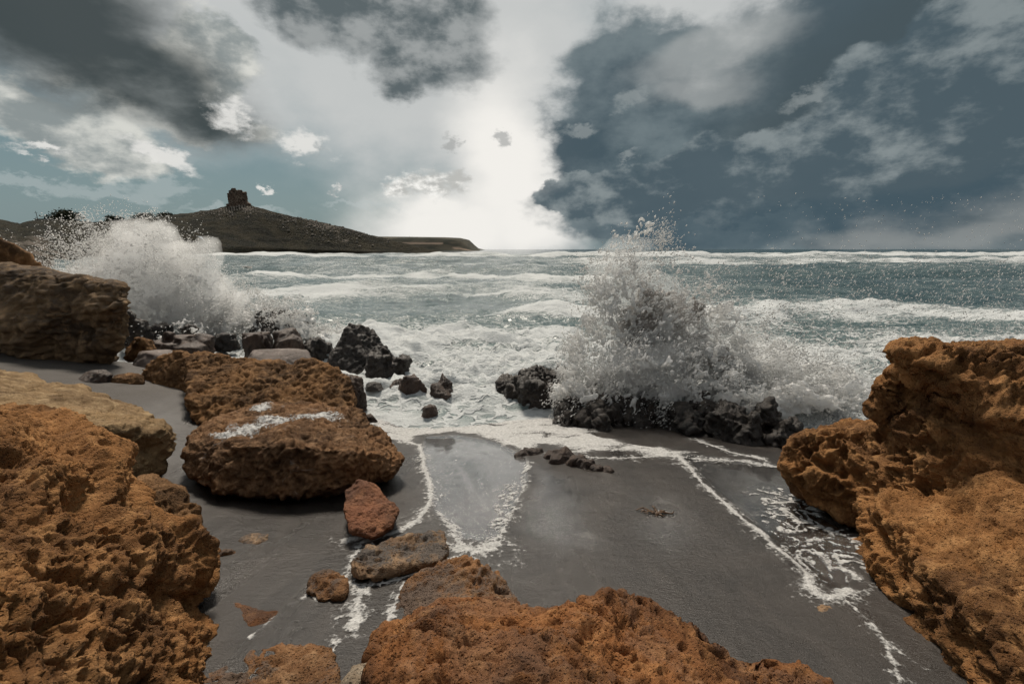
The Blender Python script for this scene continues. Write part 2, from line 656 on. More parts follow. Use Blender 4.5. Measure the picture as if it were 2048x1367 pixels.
# ------------------------------------------------------------------ materials of the setting
def mat_sand():
    m, out = material('wet_volcanic_sand')
    P = position()
    grain = noise(P, 190.0, 3, 0.75)
    soft = noise(P, 1.6, 4, 0.55, 0.6)
    patch = noise(P, 5.0, 5, 0.6, 0.5)
    drag = noise(mapping(P, rot=(0, 0, 0.25), scl=(7.0, 1.1, 1)), 1.0, 5, 0.6, 0.8)
    c = mixc(sstep(soft, 0.35, 0.65), (0.013, 0.0105, 0.0088), (0.027, 0.0222, 0.0188))
    c = mixc(sstep(drag, 0.48, 0.70) * 0.45, c, (0.046, 0.0392, 0.034))
    c = mixc(sstep(grain, 0.56, 0.74) * 0.7, c, (0.15, 0.134, 0.12))
    c = mixc(sstep(grain, 0.44, 0.30) * 0.7, c, (0.016, 0.014, 0.013))
    wet = attribute('wet')
    dry = 1.0 - wet
    c = mixc(dry * 0.7, c, mixc(grain, (0.060, 0.053, 0.047), (0.10, 0.089, 0.079)))
    rough = lstep(wet, 0.0, 1.0, 0.9, 0.40 - sstep(noise(mapping(P, rot=(0, 0, 0.25), scl=(2.4, 0.5, 1)), 0.8, 3, 0.5), 0.52, 0.66) * 0.16) + (patch - 0.5) * 0.25 + (grain - 0.5) * 0.12 - attribute('pan') * 0.30
    ripple = noise(mapping(P, rot=(0, 0, 0.5), scl=(1.0, 2.4, 1)), 15.0, 3, 0.5, 1.2)
    h = ripple * lstep(attribute('pan'), 0, 1, 0.9, 0.5) * sstep(noise(P, 0.9, 3, 0.5), 0.40, 0.62, 0.15, 0.9) + grain * 0.35 + patch * 0.9 + noise(P, 55.0, 3, 0.6) * 0.18
    principled(out, c, rough, h, 0.018, 0.6, spec=lstep(attribute('pan'), 0, 1, 0.42, 1.0), Coat_Weight=attribute('pan'), Coat_Roughness=0.10, Coat_IOR=1.6)
    return m


def mat_sea():
    m, out = material('storm_sea')
    P = position()
    f = attribute('foam')
    # streaks drawn out across the wind, finer towards the shore
    s1 = noise(mapping(P, scl=(0.35, 1.0, 1)), 1.1, 8, 0.62, 0.8)
    s2 = noise(mapping(P, scl=(0.30, 1.0, 1)), 0.22, 8, 0.62, 0.6)
    s3 = voronoi(mapping(vmath('ADD', P, vmath('SCALE', noise(P, 2.0, 3, 0.5, color=True), scale=0.7)), scl=(0.6, 1, 1)), 3.2, 'DISTANCE_TO_EDGE')
    lace = sstep(s3, 0.14, 0.02)
    amount = f + (s1 - 0.5) * 1.5 + (s2 - 0.5) * 1.1 + (lace - 0.3) * 0.28
    white = sstep(amount, 0.36, 0.78)
    milky = sstep(amount, -0.25, 0.55)
    water = mixc(milky, (0.020, 0.043, 0.046), (0.115, 0.155, 0.155))
    fine = noise(P, 30.0, 4, 0.6)
    c = mixc(white, water, mixc(fine, (0.34, 0.36, 0.365), (0.60, 0.62, 0.62)))
    rough = lstep(white, 0, 1, 0.16, 0.85)
    rip = noise(mapping(P, scl=(0.55, 1, 1)), 3.5, 5, 0.6, 0.4)
    h = rip * 0.5 + white * 0.4 + fine * white * 0.25
    principled(out, c, rough, h, 0.16, 0.8, spec=0.5, IOR=1.33)
    return m


def mat_hill():
    m, out = material('scrub_and_rock')
    P = position()
    n = noise(P, 0.10, 7, 0.65, 0.5)
    k = noise(P, 0.45, 5, 0.65)
    c = mixc(sstep(n, 0.38, 0.62), (0.007, 0.0075, 0.0045), (0.026, 0.022, 0.0125))
    c = mixc(sstep(k, 0.52, 0.70) * 0.7, c, (0.019, 0.021, 0.010))
    bare = attribute('bare') + (noise(P, 0.22, 5, 0.7) - 0.5) * 1.6
    c = mixc(sstep(bare, 0.55, 0.75), c, mixc(k, (0.06, 0.048, 0.037), (0.21, 0.185, 0.16)))
    principled(out, c, 0.95, noise(P, 0.7, 6, 0.7), 1.2, 1.0, spec=0.15)
    return m


def mat_far():
    m, out = material('far_cliff')
    P = position()
    k = noise(mapping(P, scl=(0.3, 0.3, 2.2)), 0.10, 6, 0.6)
    c = mixc(sstep(k, 0.40, 0.60), (0.035, 0.037, 0.030), (0.075, 0.068, 0.052))
    bare = attribute('bare') + (noise(mapping(P, scl=(0.4, 1, 3)), 0.06, 5, 0.7) - 0.5) * 1.2
    c = mixc(sstep(bare, 0.45, 0.8), c, (0.26, 0.20, 0.155))
    principled(out, c, 0.95, spec=0.1)
    return m


M_SAND, M_SEA, M_HILL, M_FAR = mat_sand(), mat_sea(), mat_hill(), mat_far()

# ------------------------------------------------------------------ sand
def stretch(lo, hi, n, focus, power):
    t = np.linspace(-1, 1, n)
    s = np.sign(t) * np.abs(t) ** power
    return np.where(s < 0, focus + s * (focus - lo), focus + s * (hi - focus))


# wet lobes left by the last wave, each a shallow pan with a low rim
LOBES = []
for lob in ([(850, 872), (915, 868), (1000, 885), (1055, 915), (1058, 960), (1030, 1020), (1000, 1075), (960, 1085), (905, 1075), (865, 1020), (850, 960), (840, 905)],
            [(1350, 905), (1560, 930), (1650, 1040), (1720, 1080), (1700, 1190), (1610, 1150), (1500, 1040), (1400, 950)]):
    LOBES.append([tuple(on_sand(*q)[:2]) for q in lob])


def sand_full(P2):
    x, y = P2[:, 0], P2[:, 1]
    Z = sand_z(x, y)
    p3 = np.column_stack([P2, np.zeros(len(P2))])
    Z = Z + 0.022 * fbm(p3 * np.array([0.9, 0.6, 1]) + 3, 2) + 0.004 * fbm(p3 * 5, 3)
    drain = ridged(np.column_stack([x * 0.9 + 0.3 * y, y * 0.4, 0 * x]) + 8, 2)
    Z = Z - 0.010 * smooth(drain, 0.6, 1.0) * (1 - smooth(x, -0.6, 0.2))
    inside = np.zeros(len(P2))
    for lb in LOBES:
        dd, _ = poly_dist(P2, lb + lb[:1])
        sd_ = np.where(in_poly(P2, lb), dd, -dd)
        Z = Z - 0.014 * smooth(sd_, -0.02, 0.10) + 0.007 * np.exp(-(sd_ / 0.05) ** 2)
        inside = np.maximum(inside, smooth(sd_, -0.01, 0.05))
    return Z, inside


gx = stretch(-20.0, 14.0, 350, -0.4, 1.7)
gy = 0.2 + (np.linspace(0, 1, 290) ** 1.6) * 22.0
X, Y = np.meshgrid(gx, gy)
P2 = np.stack([X.ravel(), Y.ravel()], 1)
Z, pan = sand_full(P2)
p3 = np.column_stack([P2, np.zeros(len(P2))])
wet = 1 - 0.8 * smooth(Z + 0.10 * fbm(p3 * 0.8 + 5, 3), 0.60, 0.9) * smooth(-P2[:, 0], 2.6, 4.6) * smooth(P2[:, 1], 4.8, 6.5)
for sheen, k_ in (([(1058, 930), (1120, 940), (1180, 1000), (1190, 1080), (1120, 1110), (1060, 1060)], 0.75), ([(1290, 985), (1360, 990), (1400, 1060), (1330, 1110), (1280, 1060)], 0.6)):
    lb = [tuple(on_sand(*q)[:2]) for q in sheen]
    dd, _ = poly_dist(P2, lb + lb[:1])
    pan = np.maximum(pan, k_ * smooth(np.where(in_poly(P2, lb), dd, -dd) + 0.2 * fbm(p3 * 2.0, 3), -0.15, 0.30))
me = mesh_from('sand', np.column_stack([P2, Z]), grid_faces(len(gy), len(gx)))
attr(me, 'wet', wet)
attr(me, 'pan', pan)
put('sand', me, M_SAND, kind='structure')

# ------------------------------------------------------------------ sea
rows = np.concatenate([5.2 + np.cumsum(np.linspace(0.045, 0.12, 190)), ])
rows = np.concatenate([rows, rows[-1] * np.exp(np.linspace(0.006, np.log(9000 / rows[-1]), 280))])
cols = np.linspace(-1.62, 1.62, 390)
U, R = np.meshgrid(cols, rows)
sx, sy = (U * (R + 2.0)).ravel(), R.ravel()
far = sy


def swell(x, y):
    p = np.column_stack([x, y, np.zeros(len(x))])
    w = fbm(p * np.array([0.010, 0.010, 1]), 2) * 18
    amp = 0.22 + 1.15 * smooth(y, 14, 70)
    amp = amp * (1 - 0.75 * smooth(y, 140, 300))
    z = amp * 0.75 * (np.abs(np.sin((y + w) * 0.115 + 0.4 + 0.012 * x)) ** 2.6 * 1.6 - 0.55) * (0.55 + 0.8 * (fbm(p * 0.03 + 9, 2) + 0.4))
    z += 0.30 * amp * fbm(p * np.array([0.16, 0.34, 1]) + 2, 3) * 1.8
    z += 0.16 * ridged(p * np.array([0.45, 0.8, 1]) + 6, 4, 0.6) * smooth(y, 5.5, 9)
    return z


sz = swell(sx, sy)
near = 1 - smooth(sy, 11, 19)
pn = np.column_stack([sx, sy, np.zeros(len(sx))])
sel = sy < 60
chop = np.zeros(len(sx), np.float32)
chop[sel] = 0.20 * fbm(pn[sel] * np.array([1.2, 1.7, 1]), 5, 0.64) + 0.17 * (ridged(pn[sel] * np.array([2.2, 3.0, 1]) + 4, 4, 0.62) - 0.4)
sz = sz + chop * (0.55 + 1.1 * near) * smooth(sy, 6.2, 9.0)
sz = np.where(sy < 9.5, sz * smooth(sy, 6.4, 9.5) + 0.02, sz)
# lines of broken surf
brk = np.zeros(len(sx))
for yb, hb, wid, x0, x1 in ((150, 1.0, 16, -400, 2000), (78, 0.9, 7, 2, 400), (215, 0.7, 20, 30, 3000), (44, 0.45, 4, -60, 14), (27, 0.45, 3.0, -30, 8),
                            (19.0, 0.35, 2.2, -2, 30), (13.5, 0.30, 1.2, -7, 3)):
    jit = fbm(np.column_stack([sx / (wid * 5), np.full(len(sx), yb), np.zeros(len(sx))]), 3, 0.6) * wid * 4.5
    t = (sy - yb - jit) / (wid * (0.55 + 0.9 * smooth(fbm(np.column_stack([sx / (wid * 3.5), np.full(len(sx), yb + 50), 0 * sx]), 3, 0.6), -0.45, 0.45)))
    win = smooth(sx, x0, x0 + wid * 2) * (1 - smooth(sx, x1 - wid * 2, x1))
    b = np.exp(-np.where(t < 0, t / 0.8, t / 1.9) ** 2) * win
    b = b * smooth(fbm(np.column_stack([sx / (wid * 7), np.full(len(sx), yb + 9), 0 * sx]), 3, 0.6), -0.55, 0.05)
    brk = np.maximum(brk, b)
    sz = sz + hb * b * (0.25 + 1.7 * smooth(fbm(np.column_stack([sx / (wid * 1.6), sy / (wid * 2), np.full(len(sx), yb)]), 3, 0.6), -0.4, 0.5))
foam = 0.19 + 0.62 * brk + 0.44 * near + 0.10 * (1 - smooth(sy, 20, 40)) + 0.12 * smooth(sz, 0.1, 0.7)
# the greener, less broken water on the right
calm = smooth(sx / np.maximum(sy, 1), 0.36, 0.62) * smooth(sy, 19, 24) * (1 - smooth(sy, 60, 75))
foam -= 0.16 * calm
foam -= 0.55 * smooth(sy, 250, 340)
me = mesh_from('sea', np.column_stack([sx, sy, sz]), grid_faces(len(rows), len(cols)))
attr(me, 'foam', foam)
put('sea', me, M_SEA, kind='structure')

# ------------------------------------------------------------------ the headland with the tower
def tab(px, table):
    xs, ys_ = zip(*table)
    return np.interp(px, xs, ys_)


hu = np.linspace(-2.2, -0.10, 380)
hv = np.linspace(0, 1, 130)
HU, HV = np.meshgrid(hu, hv)
hpx = 1024 + FPX * HU / math.cos(PITCH)
hpx = hpx.ravel()
u_, v_ = HU.ravel(), HV.ravel()
SKY = [(-1100, 400), (-300, 425), (0, 441), (50, 452), (75, 446), (140, 444), (200, 449), (300, 441), (400, 430), (445, 424), (487, 414), (515, 419), (560, 431),
       (600, 440), (640, 447), (700, 460), (745, 473), (790, 482), (850, 497), (900, 505), (1000, 510)]
YR = [(-1100, 120), (-100, 150), (60, 170), (200, 220), (330, 290), (480, 320), (700, 330), (900, 340)]
YS = [(-1100, 26), (-100, 34), (60, 52), (160, 95), (260, 170), (400, 245), (560, 285), (700, 300), (900, 325)]
hr, hs = tab(hpx, YR), tab(hpx, YS)
# v: 0 well under water, 0.15 shore, 0.62 ridge, 1 behind the ridge
yy = np.where(v_ < 0.62, hs + (hr - hs) * (v_ - 0.10) / 0.52, hr * (1 + (v_ - 0.62) * 1.1))
xx = u_ * yy
H = (498 - tab(hpx, SKY)) / FPX * hr * 1.035 + CAM_Z
t = np.clip((v_ - 0.10) / 0.52, -0.2, 1)
prof = np.where(t < 0, t * 0.3, 0.10 * smooth(t, 0, 0.06) + 0.90 * (0.55 * t + 0.45 * smooth(t, 0, 1)))
back = np.clip((v_ - 0.62) / 0.38, 0, 1)
zz = H * prof * (1 - 0.75 * back ** 1.5)
p3 = np.column_stack([xx, yy, zz])
rel = smooth(t, 0.02, 0.2)
zz = zz + rel * (1.0 * fbm(p3 * 0.05, 4, 0.55) * (1 - 0.55 * smooth(t, 0.75, 1)) + 1.0 * fbm(p3 * 0.22, 4, 0.65) + 0.5 * fbm(p3 * 0.7, 2))
bare = 0.18 + 0.55 * np.exp(-((hpx - 505) / 28) ** 2 - ((t - 0.86) / 0.08) ** 2) + 0.55 * np.exp(-((hpx - 650) / 60) ** 2 - ((t - 0.85) / 0.2) ** 2) \
    + 0.35 * np.exp(-((hpx - 690) / 50) ** 2 - ((t - 0.45) / 0.2) ** 2) + 0.5 * (1 - smooth(t, 0.0, 0.05)) + 0.55 * (1 - smooth(hpx, 60, 190)) * (1 - smooth(t, 0.25, 0.55))
me = mesh_from('headland_hill', np.column_stack([xx, yy, zz]), grid_faces(len(hv), len(hu)))
attr(me, 'bare', bare)
HILL = np.column_stack([xx, yy, zz]).reshape(len(hv), len(hu), 3)
put('headland_hill', me, M_HILL, kind='structure')

fx = np.linspace(660, 960, 220)
fv = np.linspace(0, 1, 60)
FX, FV = np.meshgrid(fx, fv)
fpx, fv_ = FX.ravel(), FV.ravel()
top = tab(fpx, [(660, 473), (740, 471.5), (800, 472), (880, 473), (912, 474.5), (922, 477), (935, 489), (944, 496.5), (960, 500)])
d0 = 800.0
yy = d0 + np.where(fv_ < 0.6, (fv_ - 0.3) * 60, 18 + (fv_ - 0.6) * 400)
xx = (fpx - 1024) / FPX * d0 * (1 + 0.0 * yy) + 0.0
H = (498.5 - top) / FPX * d0 + CAM_Z
prof = np.clip(smooth(fv_, 0.02, 0.55) * 0.85 + 0.15 * smooth(fv_, 0.5, 0.8), 0, 1)
zz = -1.0 + (H + 1.0) * prof + 0.8 * fbm(np.column_stack([xx, yy, prof * 20]) * 0.06, 4) * smooth(fv_, 0, 0.2) * (1 - smooth(fv_, 0.6, 0.7))
me = mesh_from('far_headland', np.column_stack([xx, yy, zz]), grid_faces(len(fv), len(fx)))
hh = zz / np.maximum(H, 1)
attr(me, 'bare', 0.15 + 0.7 * np.exp(-((hh - 0.50) / 0.10) ** 2) * smooth(fpx, 760, 790) * (1 - smooth(fpx, 886, 896)) + 0.55 * np.exp(-((hh - 0.2) / 0.15) ** 2) * smooth(fpx, 898, 915))
put('far_headland', me, M_FAR, kind='structure')

# ------------------------------------------------------------------ rock materials
def mat_rock(name, lo, mid, hi, grey=0.0, damp=0.0, salt=0.0, scale=1.0, fine=1.0):
    m, out = material(name)
    P = position()
    a = noise(P, 1.3 * scale, 6, 0.6, 0.4)
    b = noise(P, 7.0 * scale, 6, 0.65)
    g = noise(P, 90.0, 4, 0.7)
    c = mixc(sstep(a, 0.33, 0.67), lo, mid)
    c = mixc(sstep(b, 0.45, 0.72) * 0.75, c, hi)
    st = noise(mapping(P, scl=(1, 1, 1.8)), 2.3 * scale, 7, 0.7, 1.2)
    c = mixc(sstep(st, 0.55, 0.72) * 0.55, c, (lo[0] * 0.55, lo[1] * 0.58, lo[2] * 0.65))
    c = mixc(sstep(g, 0.42, 0.25) * 0.65, c, (lo[0] * 0.35, lo[1] * 0.32, lo[2] * 0.3))
    c = mixc(sstep(g, 0.58, 0.78) * 0.35, c, (min(1, hi[0] * 1.25), min(1, hi[1] * 1.25), min(1, hi[2] * 1.3)))
    if grey:
        up = separate(E(E.node('ShaderNodeNewGeometry').outputs['True Normal']))[2]
        q = noise(P, 3.1, 6, 0.65, 0.6)
        c = mixc(sstep(q + up * 0.16, 0.56, 0.70) * grey, c, (0.095, 0.082, 0.073))
    if salt:
        q = noise(mapping(P, scl=(1, 1.6, 1)), 2.6, 7, 0.68, 1.0)
        c = mixc(sstep(q, 0.58, 0.72) * salt, c, (0.62, 0.58, 0.54))
    rough = 0.92 if not damp else lstep(b, 0.3, 0.7, 0.92 - damp, 0.92 - damp * 0.4)
    pock = voronoi(vmath('ADD', P, vmath('SCALE', noise(P, 30.0, 2, 0.5, color=True), scale=0.012)), 62.0)
    h = noise(P, 55.0, 6, 0.72) * 0.8 + g * 0.35 + sstep(pock, 0.12, 0.42) * 0.55
    principled(out, c, rough, h, 0.020 * fine, 1.0, spec=0.22 + 0.35 * damp)
    return m


R_ORANGE = mat_rock('orange_sandstone', (0.090, 0.042, 0.016), (0.275, 0.128, 0.044), (0.46, 0.245, 0.100))
R_RUST = mat_rock('rust_sandstone', (0.085, 0.036, 0.015), (0.265, 0.110, 0.038), (0.41, 0.20, 0.080), grey=0.25)
R_RED = mat_rock('red_sandstone', (0.085, 0.036, 0.018), (0.225, 0.084, 0.036), (0.32, 0.145, 0.070), damp=0.25)
R_SPECK = mat_rock('orange_rock_with_sand', (0.13, 0.064, 0.028), (0.28, 0.138, 0.060), (0.40, 0.24, 0.125), grey=0.7)
R_TAN = mat_rock('tan_bedded_sandstone', (0.135, 0.084, 0.042), (0.29, 0.192, 0.098), (0.43, 0.31, 0.175))
R_BROWN = mat_rock('grey_brown_rock', (0.062, 0.044, 0.030), (0.165, 0.108, 0.060), (0.32, 0.21, 0.115), grey=0.3)
R_MID = mat_rock('rough_brown_orange_rock', (0.060, 0.033, 0.016), (0.20, 0.103, 0.042), (0.34, 0.195, 0.095))
R_BOULD = mat_rock('rough_boulder_rock', (0.066, 0.036, 0.018), (0.20, 0.103, 0.047), (0.36, 0.215, 0.118), salt=0.35)
R_WET = mat_rock('dark_wet_rock', (0.014, 0.011, 0.009), (0.032, 0.025, 0.020), (0.065, 0.051, 0.041), damp=0.62)
R_WETB = mat_rock('brown_wet_rock', (0.030, 0.019, 0.014), (0.068, 0.042, 0.030), (0.12, 0.08, 0.058), damp=0.62, salt=0.15)
R_PALE = mat_rock('pale_wet_slab', (0.085, 0.064, 0.053), (0.165, 0.130, 0.112), (0.30, 0.255, 0.23), damp=0.4)
R_PALEST = mat_rock('pale_limestone', (0.20, 0.15, 0.10), (0.36, 0.29, 0.215), (0.50, 0.44, 0.35), grey=0.4)
R_SANDY = mat_rock('sand_topped_rock', (0.15, 0.09, 0.052), (0.28, 0.18, 0.105), (0.40, 0.29, 0.19), grey=0.95)


def L(*pts):
    return [at(*p) for p in pts]


def deeper(pts, k=1.35, shrink=0.12, drop=0.0):
    """points pushed on along their own sight lines give the hidden back of a rock"""
    pts = np.array(pts)
    c = pts.mean(0)
    b = np.array([0, 0, CAM_Z]) + (pts - np.array([0, 0, CAM_Z])) * k
    cb = b.mean(0)
    b = cb + (b - cb) * (1 - shrink)
    b[:, 2] -= drop
    return list(b)


def mass(*pts, k=1.3, shrink=0.15, drop=0.0):
    p = L(*pts)
    return p + deeper(p, k, shrink, drop)


# ---- foreground, left
rock('rock', [
    mass((-130, 820, 2.3), (0, 832, 2.55), (75, 832, 2.75), (140, 852, 2.8), (205, 884, 2.8), (252, 905, 2.75), (256, 960, 2.6), (256, 1035, 2.35), (120, 1080, 2.0),
         (-130, 1080, 1.35), k=1.22),
    mass((-130, 1000, 1.5), (60, 1010, 1.9), (180, 1030, 2.1), (300, 1052, 2.3), (365, 1060, 2.45), (400, 1095, 2.45), (402, 1150, 2.4), (372, 1196, 2.3), (200, 1250, 1.75),
         (-130, 1250, 1.1), k=1.12, shrink=0.05, drop=0.15),
    mass((-130, 1180, 1.05), (60, 1170, 1.55), (250, 1170, 1.95), (340, 1195, 2.15), (408, 1240, 2.12), (430, 1285, 2.0), (415, 1367, 1.78), (340, 1480, 1.35), (-130, 1480, 0.8),
         k=1.10, shrink=0.05, drop=0.2),
], 0.0102, 'pitted', R_ORANGE, 'huge pitted orange rock filling the lower left corner', relax=9, seed=3.0)
rock('rock', [
    mass((-320, 690, 5.6), (0, 738, 6.0), (60, 757, 5.8), (200, 787, 5.3), (290, 813, 4.9), (348, 856, 4.45), (330, 880, 4.3), (150, 850, 3.7), (0, 832, 3.5), (-320, 830, 3.3), k=1.04, shrink=0.0, drop=0.18),
    mass((-200, 840, 3.6), (200, 862, 4.0), (318, 880, 4.45), (333, 905, 4.45), (318, 945, 4.4), (262, 962, 4.2), (150, 990, 3.6), (0, 990, 3.4), k=1.25, shrink=0.1),
], 0.023, 'layered', R_TAN, 'pale tan bedded slab jutting over the sand on the left', relax=2, seed=8.0, amp=1.45)
rock('rock', [mass((258, 962, 3.5), (300, 957, 3.7), (358, 986, 3.6), (405, 1040, 3.4), (414, 1085, 3.15), (388, 1112, 2.95), (300, 1110, 2.8), (262, 1045, 3.0), k=1.15, drop=0.1)],
     0.012, 'pitted', R_MID, 'small brown boulder wedged beside the pale slab and the corner rock', relax=10, seed=1.0, amp=0.55)
# ---- left, further off
rock('rock', [
    mass((-500, 500, 9.2), (-500, 760, 8.0), (0, 744, 8.35), (120, 738, 8.5), (226, 734, 8.6), (236, 690, 8.45), (258, 605, 8.2), (236, 566, 8.5), (150, 548, 8.9), (60, 533, 9.1), (0, 528, 9.2), k=1.25, shrink=0.1),
], 0.038, 'layered', R_BROWN, 'big grey-brown boulder with a cliff-like face at the left edge', relax=3, seed=5.0, amp=2.1)
rock('rock', [mass((-400, 420, 11.5), (-60, 452, 11.6), (0, 472, 11.8), (40, 492, 11.9), (82, 527, 12.0), (96, 575, 12.0), (-400, 640, 11.0), k=1.3, drop=0.5)],
     0.08, 'rough', R_MID, 'brown rock peak rising behind the boulder at the left edge', relax=5, seed=6.0)
# ---- middle left
rock('rock', [
    mass((372, 716, 7.2), (395, 703, 7.4), (470, 712, 7.3), (560, 722, 7.2), (610, 735, 7.0), (620, 790, 6.4), (560, 830, 5.9), (470, 850, 5.8), (395, 848, 5.9), (372, 800, 6.1), k=1.15, shrink=0.12, drop=0.1),
    mass((590, 722, 7.2), (625, 718, 7.2), (668, 735, 7.1), (700, 765, 6.9), (718, 800, 6.6), (700, 830, 6.2), (600, 850, 5.9), (560, 800, 6.2), k=1.15, drop=0.1),
    mass((268, 765, 7.6), (300, 725, 7.7), (335, 708, 7.7), (395, 705, 7.5), (410, 790, 6.9), (330, 772, 7.3), (285, 780, 7.5), k=1.1, drop=0.15),
], 0.025, 'rough', R_MID, 'rough brown-orange rock mass behind the big boulder', relax=8, seed=2.0, amp=1.15)
BIG = rock('boulder', [mass((372, 900, 4.55), (385, 862, 4.9), (440, 830, 5.3), (540, 803, 5.7), (640, 806, 5.7), (720, 826, 5.4), (785, 880, 4.95), (812, 915, 4.6), (785, 950, 4.35), (690, 975, 4.05),
                      (560, 992, 3.95), (430, 985, 4.0), (378, 955, 4.25), (470, 890, 4.15), (600, 890, 4.05), (720, 905, 4.15), k=1.1, shrink=0.12, drop=0.15)],
     0.0155, 'rough', R_BOULD, 'big rounded brown boulder lying on the dark sand', relax=9, seed=12.0, amp=0.9, cat='boulder')
rock('boulder', [mass((688, 980, 3.5), (715, 957, 3.65), (752, 966, 3.65), (772, 1000, 3.5), (796, 1022, 3.4), (782, 1052, 3.25), (745, 1076, 3.12), (702, 1062, 3.15), (684, 1015, 3.3), k=1.09, drop=0.05)],
     0.009, 'pitted', R_RED, 'small rust-red boulder against the foot of the big boulder', relax=10, seed=14.0, amp=0.45, cat='boulder')
# ---- foreground, middle
rock('rock', [mass((704, 1112, 2.75), (735, 1088, 2.95), (800, 1072, 3.1), (886, 1060, 3.2), (898, 1098, 2.95), (880, 1120, 2.8), (732, 1158, 2.6), (706, 1140, 2.62), k=1.06, drop=0.12)],
     0.008, 'pitted', R_SANDY, 'low flat rock with grey sand caught on its top', relax=6, seed=15.0, amp=0.42)
rock('rock', [mass((618, 1180, 2.5), (625, 1155, 2.62), (655, 1146, 2.66), (690, 1160, 2.62), (685, 1190, 2.45), (640, 1202, 2.42), k=1.06, drop=0.08)],
     0.008, 'pitted', R_SPECK, 'little orange rock with foam around it beside the sand-topped rock', relax=6, seed=16.0, amp=0.35)
rock('rock', [mass((462, 1203, 2.43), (500, 1195, 2.5), (545, 1205, 2.44), (566, 1220, 2.36), (548, 1246, 2.24), (498, 1256, 2.18), (525, 1225, 2.3), k=1.02, drop=0.08)],
     0.008, 'smooth', R_RUST, 'flat rust-orange rock almost buried in the dark sand', relax=6, seed=17.0, amp=0.30)
rock('rock', [mass((366, 1390, 1.75), (420, 1338, 1.88), (500, 1302, 2.0), (590, 1283, 2.06), (648, 1291, 2.02), (678, 1322, 1.92), (668, 1390, 1.7), (500, 1480, 1.4), k=1.06, drop=0.15)],
     0.008, 'pitted', R_SPECK, 'speckled orange rock cut off by the bottom edge, left of the pale stone', relax=8, seed=18.0, amp=0.5)
rock('stone', [mass((685, 1375, 1.56), (708, 1336, 1.62), (755, 1316, 1.66), (790, 1322, 1.64), (800, 1375, 1.50), (740, 1450, 1.35), k=1.06, drop=0.25)],
     0.007, 'pitted', R_PALEST, 'pale cream stone at the bottom edge', relax=8, seed=19.0, amp=0.45, cat='stone')
rock('rock', [mass((772, 1245, 2.3), (812, 1172, 2.55), (870, 1133, 2.7), (930, 1122, 2.74), (990, 1142, 2.68), (1032, 1190, 2.45), (1045, 1240, 2.25), (900, 1300, 2.0), k=1.08, drop=0.12)],
     0.0085, 'pitted', R_SPECK, 'low orange lump behind the foreground ridge, touched by foam', relax=10, seed=20.0, amp=0.55)
rock('rock', [
    mass((752, 1280, 1.86), (775, 1256, 1.95), (860, 1222, 2.02), (885, 1197, 2.06), (965, 1192, 2.06), (1060, 1208, 2.02), (1150, 1228, 1.96), (1200, 1300, 1.7), (1150, 1480, 1.15), (775, 1480, 1.15),
         (758, 1340, 1.62), k=1.06, shrink=0.05, drop=0.25),
    mass((1080, 1225, 1.95), (1160, 1222, 1.98), (1200, 1203, 2.02), (1245, 1197, 2.04), (1290, 1208, 2.02), (1330, 1237, 1.94), (1400, 1272, 1.86), (1500, 1302, 1.78), (1300, 1480, 1.2), (1050, 1480, 1.15),
         k=1.06, shrink=0.05, drop=0.25),
    mass((1300, 1262, 1.85), (1400, 1276, 1.84), (1500, 1302, 1.78), (1600, 1320, 1.74), (1690, 1367, 1.62), (1740, 1480, 1.3), (1300, 1480, 1.2), k=1.05, shrink=0.05, drop=0.25),
], 0.0084, 'pitted', R_RUST, 'long pitted rust-orange rock ridge along the bottom edge', relax=6, seed=21.0, amp=0.8)
# ---- right
rock('rock', [
    mass((1774, 703, 3.1), (1800, 692, 3.2), (1870, 696, 3.2), (1905, 688, 3.2), (2048, 690, 3.1), (2230, 690, 2.9), (2230, 880, 2.35), (2048, 840, 2.62), (1950, 800, 2.8), (1840, 765, 3.0), (1788, 732, 3.1), k=1.32, shrink=0.1),
    mass((1742, 775, 3.3), (1762, 762, 3.35), (1850, 740, 3.2), (1870, 860, 3.2), (1785, 870, 3.35), (1748, 810, 3.33), k=1.22, shrink=0.1),
    mass((1562, 930, 3.85), (1583, 872, 3.95), (1640, 862, 4.0), (1745, 842, 3.9), (1880, 850, 3.45), (1880, 1010, 3.0), (1760, 1048, 3.2), (1680, 1026, 3.5), (1592, 982, 3.8), k=1.15, shrink=0.1),
    mass((1790, 830, 3.28), (1880, 760, 3.1), (2230, 750, 2.65), (2230, 1000, 2.15), (1742, 1058, 2.95), (1762, 940, 3.12), k=1.25, shrink=0.1),
    mass((1745, 1010, 2.95), (1738, 1065, 2.9), (1752, 1150, 2.65), (1800, 1250, 2.3), (1860, 1350, 1.98), (1920, 1480, 1.7), (2230, 1480, 1.2), (2230, 930, 2.2), (1950, 930, 2.85), k=1.2, shrink=0.05),
    mass((1690, 865, 3.75), (1780, 850, 3.5), (1880, 850, 3.2), (1880, 1030, 2.9), (1760, 1040, 3.05), (1690, 1010, 3.4), k=1.15, shrink=0.1),
], 0.0135, 'pitted', R_ORANGE, 'tall orange rock with an overhanging ledge on the right edge', relax=26, seed=25.0, amp=1.0)


